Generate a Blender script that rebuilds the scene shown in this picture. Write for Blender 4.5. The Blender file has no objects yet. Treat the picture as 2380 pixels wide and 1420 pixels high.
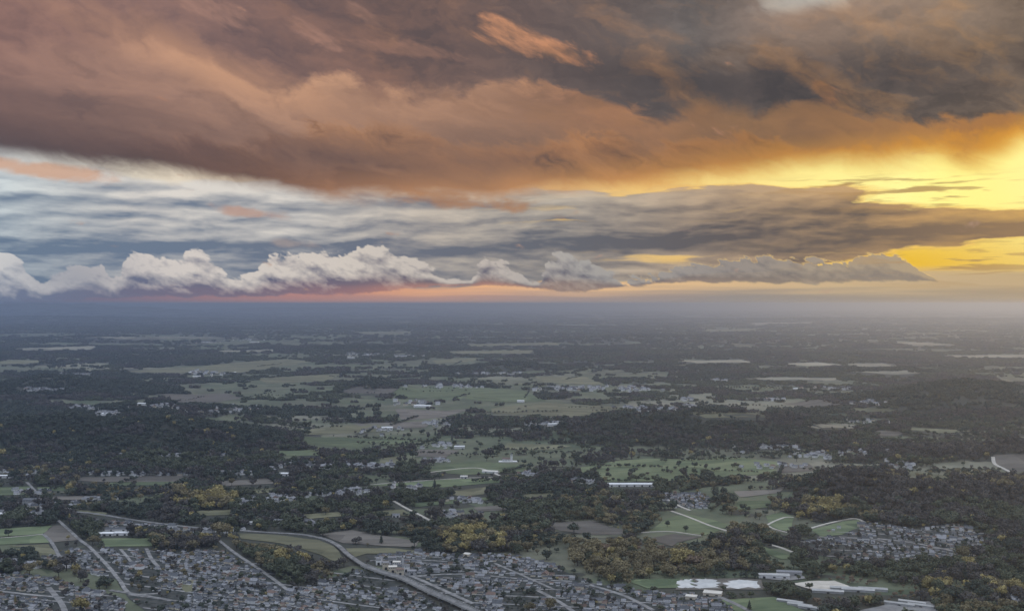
import bpy, bmesh, math, random
import numpy as np

# ------------------------------------------------------------------ camera
FOC, CX, EYE_ROW, CAM_H = 2500.0, 1190.0, 706.0, 420.0   # photo pixels; metres above the plain
scn = bpy.context.scene
col = scn.collection
cam_data = bpy.data.cameras.new('camera')
cam_data.sensor_width = 36.0
cam_data.lens = 36.0 * FOC / 2380.0
cam_data.clip_start = 1.0
cam_data.clip_end = 400000.0
cam = bpy.data.objects.new('camera', cam_data)
col.objects.link(cam)
cam.location = (0.0, 0.0, CAM_H)
cam.rotation_euler = (math.radians(90.0) - math.atan((710.0 - EYE_ROW) / FOC), 0.0, 0.0)
scn.camera = cam
scn.view_settings.view_transform = 'Standard'
scn.view_settings.look = 'None'
scn.view_settings.exposure = 0.0
scn.view_settings.gamma = 1.0
scn.view_settings.use_curve_mapping = False
scn.render.engine = 'CYCLES'
cy = scn.cycles
cy.max_bounces = 4
cy.diffuse_bounces = 2
cy.glossy_bounces = 1
cy.transmission_bounces = 2
cy.volume_bounces = 1
cy.transparent_max_bounces = 8
cy.use_denoising = True

SUN_AZ, SUN_EL = 28.0, 6.2          # degrees: to the right of the frame's edge, low in the gap under the deck


def lin(r, g, b):
    def f(c):
        c /= 255.0
        return c / 12.92 if c <= 0.04045 else ((c + 0.055) / 1.055) ** 2.4
    return (f(r), f(g), f(b))


# ------------------------------------------------------------------ tiny node language
class V:
    """a float socket of a node tree with arithmetic"""
    def __init__(s, t, sock):
        s.t, s.k = t, sock

    def _m(s, op, *o, clamp=False):
        n = s.t.nodes.new('ShaderNodeMath'); n.operation = op; n.use_clamp = clamp
        for i, a in enumerate((s,) + o):
            if isinstance(a, V): s.t.links.new(a.k, n.inputs[i])
            else: n.inputs[i].default_value = float(a)
        return V(s.t, n.outputs[0])

    def __add__(s, o): return s._m('ADD', o)
    __radd__ = __add__
    def __sub__(s, o): return s._m('SUBTRACT', o)
    def __rsub__(s, o): return (s * -1.0) + o
    def __mul__(s, o): return s._m('MULTIPLY', o)
    __rmul__ = __mul__
    def __truediv__(s, o): return s._m('DIVIDE', o)
    def __neg__(s): return s * -1.0
    def pw(s, e): return s._m('POWER', e)
    def mx(s, o): return s._m('MAXIMUM', o)
    def mn(s, o): return s._m('MINIMUM', o)
    def ab(s): return s._m('ABSOLUTE')
    def exp(s): return s._m('EXPONENT')
    def sat(s): return s._m('ADD', 0.0, clamp=True)

    def ss(s, lo, hi):
        n = s.t.nodes.new('ShaderNodeMapRange'); n.interpolation_type = 'SMOOTHSTEP'
        s.t.links.new(s.k, n.inputs[0])
        for i, a in ((1, lo), (2, hi)):
            if isinstance(a, V): s.t.links.new(a.k, n.inputs[i])
            else: n.inputs[i].default_value = a
        n.inputs[3].default_value = 0.0; n.inputs[4].default_value = 1.0
        return V(s.t, n.outputs[0])


class T:
    def __init__(s, tree): s.t = tree

    def node(s, kind, **kw):
        n = s.t.nodes.new(kind)
        for k, v in kw.items(): setattr(n, k, v)
        return n

    def link(s, a, b): s.t.links.new(a.k if isinstance(a, V) else a, b)

    def vec(s, x, y, z=0.0):
        n = s.t.nodes.new('ShaderNodeCombineXYZ')
        for i, a in enumerate((x, y, z)):
            if isinstance(a, V): s.t.links.new(a.k, n.inputs[i])
            else: n.inputs[i].default_value = a
        return n.outputs[0]

    def noise(s, x, y, scale=1.0, detail=5.0, rough=0.55, lac=2.0, dist=0.0, w=0.0, kind='FBM', color=False):
        n = s.t.nodes.new('ShaderNodeTexNoise'); n.noise_dimensions = '2D'; n.noise_type = kind
        n.normalize = True
        s.t.links.new(s.vec(x + w * 17.31 if isinstance(x, V) else x, y + w * 7.77 if isinstance(y, V) else y), n.inputs['Vector'])
        n.inputs['Scale'].default_value = scale; n.inputs['Detail'].default_value = detail
        n.inputs['Roughness'].default_value = rough; n.inputs['Lacunarity'].default_value = lac
        n.inputs['Distortion'].default_value = dist
        if color:
            p = s.t.nodes.new('ShaderNodeSeparateColor'); s.t.links.new(n.outputs['Color'], p.inputs[0])
            return V(s.t, p.outputs[0]), V(s.t, p.outputs[1]), V(s.t, p.outputs[2])
        return V(s.t, n.outputs[0])

    def puff(s, x, y, scale=1.0, detail=3.0, rough=0.5, w=0.0):
        """billowy cells: 1 at the centre of a puff, 0 in the creases"""
        n = s.t.nodes.new('ShaderNodeTexVoronoi'); n.voronoi_dimensions = '2D'; n.feature = 'F1'
        n.normalize = True
        s.t.links.new(s.vec(x + w * 11.3, y + w * 5.9), n.inputs['Vector'])
        n.inputs['Scale'].default_value = scale; n.inputs['Detail'].default_value = detail
        n.inputs['Roughness'].default_value = rough
        return 1.0 - V(s.t, n.outputs['Distance'])

    def curve(s, x, pts, x0, x1, y0, y1):
        """piecewise curve through pts (x,y)"""
        f = (x - x0) / (x1 - x0)
        n = s.t.nodes.new('ShaderNodeFloatCurve')
        s.t.links.new(f.k, n.inputs['Value'])
        c = n.mapping.curves[0]
        p = sorted(((a - x0) / (x1 - x0), (b - y0) / (y1 - y0)) for a, b in pts)
        while len(c.points) < len(p): c.points.new(0.5, 0.5)
        for q, (a, b) in zip(c.points, p):
            q.location = (a, b); q.handle_type = 'AUTO_CLAMPED'
        n.mapping.extend = 'HORIZONTAL'
        n.mapping.update()
        return V(s.t, n.outputs[0]) * (y1 - y0) + y0

    def ramp(s, x, stops, x0=0.0, x1=1.0):
        f = (x - x0) / (x1 - x0)
        n = s.t.nodes.new('ShaderNodeValToRGB'); s.t.links.new(f.k, n.inputs[0])
        e = n.color_ramp.elements
        stops = sorted(((a - x0) / (x1 - x0), c) for a, c in stops)
        while len(e) < len(stops): e.new(0.5)
        for q, (a, c) in zip(e, stops):
            q.position = min(max(a, 0.0), 1.0)
        for q, (a, c) in zip(e, stops):
            q.color = (*c, 1.0)
        return n.outputs[0]

    def mix(s, a, b, f):
        n = s.t.nodes.new('ShaderNodeMix'); n.data_type = 'RGBA'; n.clamp_factor = True
        if isinstance(f, V): s.t.links.new(f.k, n.inputs[0])
        else: n.inputs[0].default_value = f
        for i, c in ((6, a), (7, b)):
            if isinstance(c, tuple): n.inputs[i].default_value = (*c, 1.0)
            else: s.t.links.new(c, n.inputs[i])
        return n.outputs[2]

    def op(s, a, b, kind='ADD', f=1.0):
        n = s.t.nodes.new('ShaderNodeMix'); n.data_type = 'RGBA'; n.blend_type = kind; n.clamp_factor = False
        if isinstance(f, V): s.t.links.new(f.k, n.inputs[0])
        else: n.inputs[0].default_value = f
        for i, c in ((6, a), (7, b)):
            if isinstance(c, tuple): n.inputs[i].default_value = (*c, 1.0)
            else: s.t.links.new(c, n.inputs[i])
        return n.outputs[2]


# ------------------------------------------------------------------ sky: clear air, then cloud layers, all by direction
def az(px): return math.degrees(math.atan((px - CX) / FOC))
def el(px, py): return math.degrees(math.atan((EYE_ROW - py) / FOC * math.cos(math.radians(az(px)))))


def build_sky():
    world = bpy.data.worlds.new('World'); scn.world = world
    world.use_nodes = True
    tr = world.node_tree; tr.nodes.clear()
    t = T(tr)
    geo = t.node('ShaderNodeTexCoord')
    sep = t.node('ShaderNodeSeparateXYZ'); tr.links.new(geo.outputs['Generated'], sep.inputs[0])
    X, Y, Z = (V(tr, sep.outputs[i]) for i in range(3))
    A = X._m('ARCTAN2', Y) * 57.29578
    E = Z._m('ARCSINE') * 57.29578
    A0, A1 = -27.0, 27.0

    def edge(pts): return t.curve(A, [(az(a), el(a, b)) for a, b in pts], A0, A1, -2.0, 18.0)
    def tint(stops): return t.ramp(A, [(az(p), lin(*c)) for p, c in stops], A0, A1)
    def blob(px, py, sx, sy, tilt=0.0):
        da = A - az(px); de = E - el(px, py)
        c, sn = math.cos(math.radians(tilt)), math.sin(math.radians(tilt))
        u = (da * c + de * sn) / (sx * 0.0229); v = (de * c - da * sn) / (sy * 0.0229)
        return (-(u * u + v * v)).exp()

    # nearness to the low sun
    sd = (math.sin(math.radians(SUN_AZ)) * math.cos(math.radians(SUN_EL)),
          math.cos(math.radians(SUN_AZ)) * math.cos(math.radians(SUN_EL)), math.sin(math.radians(SUN_EL)))
    cosg = X * sd[0] + Y * sd[1] + Z * sd[2]
    gam = cosg.mn(1.0)._m('ARCCOSINE') * 57.29578
    glow = (-(gam / 13.0).pw(2.0)).exp()
    wide = (-(gam / 30.0).pw(2.0)).exp()

    # clear air
    nish = t.node('ShaderNodeTexSky', sky_type='NISHITA', sun_disc=False)
    nish.sun_elevation = math.radians(SUN_EL); nish.sun_rotation = math.radians(SUN_AZ)
    nish.air_density = 1.5; nish.dust_density = 2.0
    air = t.op((0, 0, 0), nish.outputs[0], 'ADD', 0.07)
    gap = tint([(0, (206, 208, 208)), (350, (232, 220, 200)), (800, (226, 200, 172)), (1200, (230, 188, 138)), (1500, (246, 206, 128)), (1750, (254, 232, 146)),
                (2100, (255, 250, 158)), (2380, (255, 240, 96))])
    air = t.mix(air, gap, 0.95)
    gold = t.mix(air, lin(238, 188, 40), (1.0 - E.ss(2.0, 5.2)) * A.ss(az(1500), az(2100)))
    core = (-((gam / 5.0).pw(2.0))).exp()
    gold = t.mix(gold, (1.0, 0.95, 0.50), core * 0.7)
    # streaks in the strip above the horizon
    strip = tint([(0, (120, 122, 146)), (250, (138, 120, 136)), (500, (172, 128, 128)), (800, (208, 144, 122)), (1000, (246, 182, 130)), (1250, (244, 192, 140)),
                  (1500, (230, 190, 142)), (1900, (206, 178, 138)), (2380, (196, 170, 130))])
    low = tint([(0, (104, 112, 138)), (300, (134, 116, 132)), (700, (184, 134, 126)), (1000, (194, 150, 134)), (1300, (174, 150, 140)), (1700, (152, 142, 134)),
                (2380, (172, 152, 124))])
    stn = t.noise(A * 0.10, E * 3.2, 1.0, 4, 0.5, w=1)
    hz = t.mix(low, strip, (E + (stn - 0.5) * 1.0).ss(0.25, 1.05))
    sky = t.mix(hz, gold, (E + (stn - 0.5) * 0.5).ss(1.35, 1.95))

    # warp field shared by the layers
    wx, wy, wz = t.noise(A * 0.16, E * 0.30, 1.0, 6, 0.55, w=2, color=True)
    wx = wx - 0.5; wy = wy - 0.5; wz = wz - 0.5

    # ---- middle bank: long stratocumulus
    a2 = A + wx * 2.0; e2 = E + wy * 0.6
    m1 = t.noise(a2 * 0.13, e2 * 0.74, 1.0, 9, 0.55, w=3)
    m1s = t.noise((a2 - 0.5) * 0.13, (e2 + 0.30) * 0.74, 1.0, 5, 0.5, w=3)
    p1 = t.puff(a2 * 0.20 + E * 0.1, e2 * 1.05, 1.0, 2, 0.5, w=21)
    p1s = t.puff((a2 - 0.4) * 0.20 + E * 0.1, (e2 + 0.28) * 1.05, 1.0, 1, 0.5, w=21)
    p2 = t.puff(a2 * 0.62 + E * 0.2, e2 * 2.1, 1.0, 2, 0.55, w=22)
    p2s = t.puff((a2 - 0.22) * 0.62 + E * 0.2, (e2 + 0.16) * 2.1, 1.0, 1, 0.5, w=22)
    relief = (m1 - m1s) * 2.6 + (p1 - p1s) * 0.60 + (p2 - p2s) * 0.52
    top = edge([(0, 395), (300, 405), (700, 425), (1100, 428), (1300, 428), (1480, 434), (1600, 436), (1760, 436), (1850, 440), (1950, 448), (2050, 455), (2150, 468),
                (2280, 488), (2380, 496)])
    bot = edge([(0, 668), (900, 665), (1200, 658), (1380, 654), (1600, 640), (1800, 628), (1950, 612), (2050, 590), (2120, 578), (2240, 566), (2380, 560)])
    cov = (top - E + (m1 - 0.5) * 2.6 + wz * 0.5).ss(-0.12, 0.30) * (E - bot + (m1 - 0.5) * 1.5).ss(-0.12, 0.16)
    mhi = tint([(0, (206, 214, 216)), (300, (222, 216, 208)), (700, (216, 210, 202)), (1000, (216, 202, 184)), (1300, (196, 184, 168)), (1700, (186, 160, 132)), (2100, (206, 164, 110)),
                (2380, (214, 170, 100))])
    mlo = tint([(0, (106, 124, 146)), (400, (108, 122, 142)), (900, (108, 114, 128)), (1300, (102, 104, 112)), (1700, (98, 92, 92)), (2000, (110, 97, 88)), (2380, (150, 122, 92))])
    ew = E + wy * 0.7 + (m1 - 0.5) * 1.3
    band = t.curve(ew, [(0.0, 0.30), (1.6, 0.18), (2.6, 0.16), (3.0, 0.12), (3.5, 0.34), (4.1, 0.52), (4.6, 0.74), (4.85, 0.62), (5.1, 0.42), (5.5, 0.58), (5.9, 0.80), (6.4, 0.95), (8.0, 1.0)], 0.0, 8.0, 0.0, 1.0)
    bandr = t.curve(ew, [(0.0, 0.45), (2.0, 0.42), (2.5, 0.52), (2.75, 0.34), (3.0, 0.10), (3.4, 0.04), (3.9, 0.28), (4.4, 0.50), (5.0, 0.60), (5.6, 0.80), (6.2, 0.9), (8.0, 1.0)], 0.0, 8.0, 0.0, 1.0)
    wr = A.ss(az(900), az(1500))
    lum = (band * (1.0 - wr) + bandr * wr + relief * 0.60 + (m1 - 0.5) * 0.5 - 0.04).sat()
    mid = t.mix(mlo, mhi, lum)
    # backlit rims near the sun
    rim = (cov * (1.0 - cov) * 4.0).pw(1.5) * A.ss(az(1000), az(1700))
    mid = t.mix(mid, lin(255, 206, 110), rim * 0.8)
    sky = t.mix(sky, mid, cov)
    # slots of gold light inside the bank
    slot = t.noise(a2 * 0.17, e2 * 2.0, 1.0, 5, 0.5, w=4)
    sl = slot.ss(0.54, 0.70) * (blob(1520, 480, 180, 26) + blob(1250, 505, 160, 14) + blob(1560, 600, 210, 16) + blob(1940, 618, 120, 22)).sat()
    sky = t.mix(sky, lin(250, 206, 122), sl * 0.75)

    # ---- low cumulus row, tops leaning down to the right
    ca, sa = math.cos(math.radians(-20)), math.sin(math.radians(-20))
    a3 = A + wx * 1.2; e3 = E + wy * 0.7
    pu = (a3 * ca + e3 * sa) * 0.36; pv = (e3 * ca - a3 * sa) * 0.72
    c1 = t.puff(pu, pv, 1.0, 0, 0.5, w=5)
    c1s = t.puff(pu - 0.14, pv + 0.24, 1.0, 0, 0.5, w=5)
    c2 = t.puff(pu + c1 * 0.2, pv, 2.7, 2, 0.5, w=15)
    c2s = t.puff(pu - 0.05 + c1 * 0.2, pv + 0.09, 2.7, 1, 0.5, w=15)
    cn = t.noise(pu, pv, 1.7, 8, 0.60, w=6)
    cns = t.noise(pu - 0.08, pv + 0.16, 1.7, 5, 0.55, w=6)
    ctop = edge([(0, 592), (50, 616), (100, 668), (125, 642), (160, 626), (230, 616), (262, 656), (285, 628), (315, 594), (400, 610), (455, 594), (500, 606), (560, 646), (590, 640), (620, 606), (700, 600), (740, 588),
                 (800, 594), (855, 580), (920, 598), (1000, 632), (1050, 652), (1085, 660), (1108, 630), (1128, 608), (1165, 620), (1215, 650), (1240, 658), (1264, 626), (1284, 602), (1340, 606), (1400, 630), (1470, 656), (1510, 650), (1560, 630), (1700, 612), (1860, 606),
                 (1960, 608), (2060, 600), (2130, 622), (2180, 654), (2200, 668), (2240, 700), (2380, 700)])
    cbot = edge([(0, 704), (120, 704), (270, 692), (420, 690), (560, 690), (700, 684), (820, 686), (930, 672), (1060, 664), (1200, 666), (1300, 676), (1400, 674), (1500, 664), (1600, 656), (1800, 660),
                 (2000, 654), (2190, 656), (2380, 656)])
    cm = (ctop - E + (c1 - 0.60) * 0.7 + (c2 - 0.62) * 0.85 + (cn - 0.5) * 1.7).ss(-0.05, 0.14) * (E - cbot + (cn - 0.5) * 0.55).ss(-0.05, 0.10)
    hgt = ((E - cbot) / (ctop - cbot).mx(0.3)).sat()
    crel = (c1 - c1s) * 0.8 + (c2 - c2s) * 0.65 + (cn - cns) * 1.8
    clum = (hgt.ss(0.05, 0.75) * 1.05 - 0.12 + crel * 0.85 + (cn - 0.5) * 0.8).sat()
    chi = tint([(0, (214, 212, 210)), (300, (216, 208, 202)), (800, (212, 202, 192)), (1150, (192, 182, 174)), (1350, (168, 164, 160)), (1700, (150, 142, 136)), (2050, (170, 154, 134)), (2380, (190, 160, 110))])
    clo = tint([(0, (112, 124, 148)), (300, (100, 108, 132)), (700, (96, 98, 120)), (1100, (88, 88, 106)), (1500, (96, 96, 108)), (1800, (104, 102, 106)), (2100, (124, 118, 116)), (2380, (140, 120, 100))])
    soft = 1.0 - 0.55 * blob(170, 640, 130, 60)
    cum = t.mix(clo, chi, clum * soft)
    crim = (cm * (1.0 - cm) * 4.0).pw(1.5) * A.ss(az(1300), az(1900)) * hgt
    cum = t.mix(cum, lin(255, 212, 120), crim * 0.85)
    # under-glow where the strip below is bright
    cum = t.mix(cum, lin(206, 128, 112), (1.0 - hgt.ss(0.0, 0.30)) * A.ss(az(650), az(900)) * (1.0 - A.ss(az(1150), az(1300))) * 0.35)
    cum = t.mix(cum, strip, (1.0 - hgt.ss(0.0, 0.6)) * 0.22)
    sky = t.mix(sky, cum, cm * 0.95)
    # slim dark streaks in the gold gap at the right
    st2 = t.noise(A * 0.30, E * 3.4, 1.0, 4, 0.5, w=7)
    sky = t.mix(sky, lin(176, 140, 92), st2.ss(0.50, 0.64) * (blob(2230, 606, 190, 44) + blob(2180, 456, 190, 30) + blob(2000, 430, 200, 16)).sat() * 0.85)

    # ---- upper deck: sheets whose lit upper edges overlap the darker ones above
    zc = (Z + 0.03).mx(0.02)
    qx = X / zc; qy = Y / zc
    rt = math.radians(32)
    s_ = qx * math.sin(rt) + qy * math.cos(rt); q_ = qx * math.cos(rt) - qy * math.sin(rt)
    d0 = t.noise(s_ * 0.30 + wx * 0.9, q_ * 0.72 + wy * 0.9, 1.0, 7, 0.54, w=8)
    d0s = t.noise((s_ - 0.16) * 0.30 + wx * 0.9, (q_ + 0.12) * 0.72 + wy * 0.9, 1.0, 5, 0.54, w=8)
    drel = (d0 - d0s) * 3.6
    fib = t.noise(s_ * 0.10 + wx * 0.5, q_ * 1.5 + wy * 0.9, 1.0, 5, 0.55, w=19) - 0.5
    dn = t.noise(A * 0.20 + E * 0.10 + wx * 1.2, E * 0.34 + A * 0.10 + wy * 1.0, 1.0, 9, 0.60, w=9)
    back_lo = tint([(0, (98, 82, 86)), (400, (104, 88, 92)), (900, (98, 84, 84)), (1300, (86, 78, 80)), (1600, (74, 70, 72)), (2000, (78, 74, 74)), (2380, (96, 84, 76))])
    back_hi = tint([(0, (172, 130, 116)), (400, (176, 134, 118)), (900, (168, 124, 104)), (1300, (142, 120, 110)), (1600, (128, 120, 116)), (1900, (176, 148, 128)), (2380, (170, 146, 124))])
    open_ = ((blob(1900, 0, 420, 90, 8) * 0.55 + blob(2250, 20, 260, 70) * 0.25 + blob(100, 0, 260, 90) * 0.25 + blob(620, 30, 300, 60, -25) * 0.18) + E.ss(16.5, 24.0) * 0.25)
    dl = (0.20 + (d0 - 0.5) * 0.8 + (dn - 0.5) * 0.7 + drel * 0.40 + open_).sat()
    deck = t.mix(back_lo, back_hi, dl)
    deck = t.mix(deck, lin(188, 188, 182), (blob(1890, -8, 190, 34, 6) * 0.85 + (dn - 0.5) * 2.2 - 0.25).ss(0.05, 0.95) * 0.9)

    def sheet(base, tops, lit, dark, fall, rough, soft, seed, rag=1.0, bias=0.0):
        n1 = t.noise(A * 0.26 + E * 0.16 + wx * 1.6, E * 0.42 + A * 0.13 + wy * 1.4, rag, 10, rough + 0.03, w=seed)
        d = edge(tops) - E + (n1 - 0.5) * 2.6
        m = d.ss(0.0, (1.0 - A.ss(az(60), az(760))) * 0.9 + (wz + 0.5).ss(0.4, 0.75) * 0.9 + soft * 0.8)
        l = ((-(d.mx(0.0)) / fall).exp() * 1.05 + (dn - 0.5) * 1.5 + drel * 0.30 + (d0 - 0.5) * 0.7 + fib * 0.8 + bias).sat()
        c_ = t.mix(dark, lit, l)
        c_ = t.mix(c_, back_lo, ((d0 - 0.42) * 2.6 + (dn - 0.5) * 2.4 - 0.02).sat() * 0.72)
        return t.mix(base, c_, m), m, d

    lit1 = tint([(0, (178, 136, 120)), (400, (206, 158, 130)), (700, (212, 162, 128)), (1100, (196, 148, 116)), (1400, (176, 126, 92)), (1700, (154, 116, 84)), (2000, (160, 116, 78)), (2380, (178, 122, 66))])
    drk1 = tint([(0, (112, 93, 93)), (500, (130, 103, 95)), (900, (124, 99, 90)), (1300, (108, 92, 84)), (1700, (112, 90, 74)), (2100, (126, 98, 72)), (2380, (150, 106, 62))])
    deck, m_a, d_a = sheet(deck, [(0, 78), (200, 70), (330, 84), (480, 132), (620, 186), (760, 170), (900, 196), (1050, 188), (1180, 178), (1330, 208), (1430, 226), (1520, 252), (1640, 226), (1760, 236), (1880, 214), (1940, 224),
                                  (2040, 262), (2200, 268), (2380, 256)], lit1, drk1, 3.4, 0.58, 0.55, 10)
    # lit scraps standing before the dark part
    scn_ = t.noise(A * 0.5 + E * 0.34 + wx * 1.0, E * 0.9 + A * 0.28 + wy * 0.8, 1.0, 8, 0.58, w=12)
    scs = t.noise((A - 0.25) * 0.5 + (E + 0.3) * 0.34 + wx * 1.0, (E + 0.3) * 0.9 + (A - 0.25) * 0.28 + wy * 0.8, 1.0, 5, 0.58, w=12)
    sl_ = (0.55 + (scn_ - scs) * 2.4 + drel * 0.3).sat()
    for bx, by, sx, sy, tl, c, am in ((1225, 92, 150, 40, -17, (208, 146, 108), 0.95), (1320, 128, 70, 26, -20, (206, 144, 104), 0.9), (490, 22, 110, 30, -22, (178, 136, 120), 0.55),
                                  (720, 74, 90, 16, -24, (182, 138, 120), 0.6), (850, 40, 60, 14, -30, (172, 132, 116), 0.5), (940, 115, 160, 20, -6, (160, 120, 104), 0.6),
                                  (1740, 130, 160, 40, 8, (146, 126, 112), 0.5), (1916, 214, 30, 14, -48, (178, 122, 80), 0.8)):
        bd = blob(bx, by, sx, sy, tl) * 1.15 + (scn_ - 0.5) * 2.0 - 0.42
        deck = t.mix(deck, t.mix(drk1, lin(*c), sl_), bd.ss(-0.05, 0.55) * am)
    lit2 = tint([(0, (126, 96, 92)), (500, (160, 116, 94)), (800, (208, 150, 104)), (1100, (206, 146, 98)), (1400, (206, 142, 88)), (1700, (190, 130, 74)), (2000, (190, 128, 58)), (2380, (206, 138, 50))])
    drk2 = tint([(0, (82, 74, 80)), (400, (86, 76, 78)), (700, (100, 80, 75)), (1000, (122, 94, 82)), (1300, (96, 80, 76)), (1600, (98, 80, 70)), (1800, (112, 88, 66)), (2100, (160, 112, 54)), (2380, (206, 140, 44))])
    deck, m_b, d_b = sheet(deck, [(0, 268), (300, 290), (600, 312), (750, 270), (900, 276), (1060, 318), (1200, 330), (1340, 308), (1420, 300), (1520, 330), (1640, 306), (1760, 306), (1850, 336), (2000, 330), (2200, 300), (2380, 262)],
                           lit2, drk2, 0.9, 0.62, 0.8, 13, 1.5, 0.04)
    deck = t.mix(deck, lin(90, 77, 80), (blob(120, 318, 520, 80, -6) * 0.85 + (dn - 0.5) * 0.8).sat() * 0.85)
    deck = t.mix(deck, lin(216, 162, 124), (blob(520, 165, 330, 46, -18) * 0.8 + (dn - 0.5) * 1.2 - 0.1).sat() * 0.6)
    deck = t.mix(deck, lin(72, 68, 71), (blob(1540, 190, 330, 56, -9) * 0.9 + blob(2080, 170, 330, 64, -4) * 0.7 + (dn - 0.5) * 0.9 - 0.08).sat() * 0.75)
    # the deck's lower rim: soft, glowing towards the sun
    dbot = edge([(0, 374), (120, 388), (250, 404), (400, 420), (560, 444), (700, 460), (850, 470), (1000, 474), (1120, 480), (1180, 470), (1260, 458), (1400, 450), (1520, 440), (1650, 430), (1760, 418), (1900, 408), (2050, 398),
                 (2160, 388), (2250, 404), (2310, 392), (2380, 352)])
    dd = E - dbot + (dn - 0.5) * 1.3 + wz * 0.5
    rs = A.ss(az(1300), az(2200))
    dm = dd.ss(-0.15 - rs * 0.25, 0.95 + rs * 0.35)
    under = (1.0 - dd.ss(0.1, 2.4))
    deck = t.mix(deck, tint([(0, (92, 82, 86)), (300, (96, 80, 78)), (600, (124, 92, 78)), (800, (170, 122, 90)), (1100, (206, 148, 98)), (1500, (226, 158, 80)), (1900, (230, 158, 50)), (2380, (240, 172, 52))]), (under * 0.85 + (dn - 0.5) * 0.9).sat() * 0.8)
    # brown rags hanging under the deck
    rag = t.noise(A * 0.45 + wx, E * 1.0 + wy, 1.0, 6, 0.55, w=14)
    for bx, by, sx, sy, c, am in ((100, 396, 190, 22, (206, 164, 138), 0.85), (1060, 466, 190, 24, (168, 126, 96), 0.85), (570, 494, 80, 16, (184, 146, 130), 0.75), (690, 566, 60, 14, (176, 160, 152), 0.55),
                                  (1100, 702, 26, 16, (186, 152, 132), 0.6)):
        sky = t.mix(sky, lin(*c), (blob(bx, by, sx, sy, -6) * 1.2 + (rag - 0.5) * 2.0 - 0.36).ss(0.0, 0.75) * am)
    # out of view all round: bluer, brighter cover shaped to light the land, warm sunward
    far_n = t.noise(qx * 0.35, qy * 0.35, 1.0, 3, 0.5, w=30)
    cover = t.mix(lin(118, 134, 168), (1.16, 1.28, 1.48), ((Z.mx(0.0)) * 0.95 + (far_n - 0.5) * 0.35 + 0.08).sat())
    cover = t.mix(cover, gap, glow * 0.8)
    outer = A.ab().ss(31.0, 46.0).mx(E.ss(17.5, 28.0)).mx(1.0 - E.ss(-4.0, -1.0))

    def shade(c):
        b = t.node('ShaderNodeBackground'); tr.links.new(c, b.inputs[0]); b.inputs[1].default_value = 1.0
        return b.outputs[0]

    def pick(f, a, b):
        m = t.node('ShaderNodeMixShader'); t.link(f, m.inputs[0]); tr.links.new(a, m.inputs[1]); tr.links.new(b, m.inputs[2])
        return m.outputs[0]

    hs_ = t.node('ShaderNodeHueSaturation'); hs_.inputs['Saturation'].default_value = 0.97; tr.links.new(deck, hs_.inputs['Color'])
    inner = pick(dm, shade(sky), shade(hs_.outputs[0]))
    out = t.node('ShaderNodeOutputWorld'); tr.links.new(pick(outer, inner, shade(cover)), out.inputs[0])
    world.cycles.sampling_method = 'MANUAL'; world.cycles.sample_map_resolution = 512


build_sky()

sun = bpy.data.lights.new('sun', 'SUN')
sun.energy = 0.65; sun.angle = math.radians(10.0); sun.color = (1.0, 0.54, 0.20)
sun_o = bpy.data.objects.new('sun', sun); col.objects.link(sun_o)
sun_o.rotation_euler = (math.radians(90.0 - SUN_EL), 0.0, math.radians(180.0 - SUN_AZ))

# ------------------------------------------------------------------ land: heights, cover, helpers
rng = np.random.default_rng(7)


def vnoise(x, y, seed=0):
    xi = np.floor(x).astype(np.int64); yi = np.floor(y).astype(np.int64)
    fx = x - xi; fy = y - yi
    fx = fx * fx * (3 - 2 * fx); fy = fy * fy * (3 - 2 * fy)

    def hsh(a, b):
        n = (a * 374761393 + b * 668265263 + seed * 974634777) & 0xFFFFFFFF
        n = ((n ^ (n >> 13)) * 1274126177) & 0xFFFFFFFF
        return ((n ^ (n >> 16)) & 0xFFFF) / 65535.0
    return (hsh(xi, yi) * (1 - fx) + hsh(xi + 1, yi) * fx) * (1 - fy) + (hsh(xi, yi + 1) * (1 - fx) + hsh(xi + 1, yi + 1) * fx) * fy


def fbm(x, y, octaves=4, seed=0, gain=0.5):
    s = 0.0; a = 1.0; tot = 0.0
    for o in range(octaves):
        s = s + a * vnoise(x * 2 ** o + 13.7 * o, y * 2 ** o - 7.1 * o, seed + o); tot += a; a *= gain
    return s / tot


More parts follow.
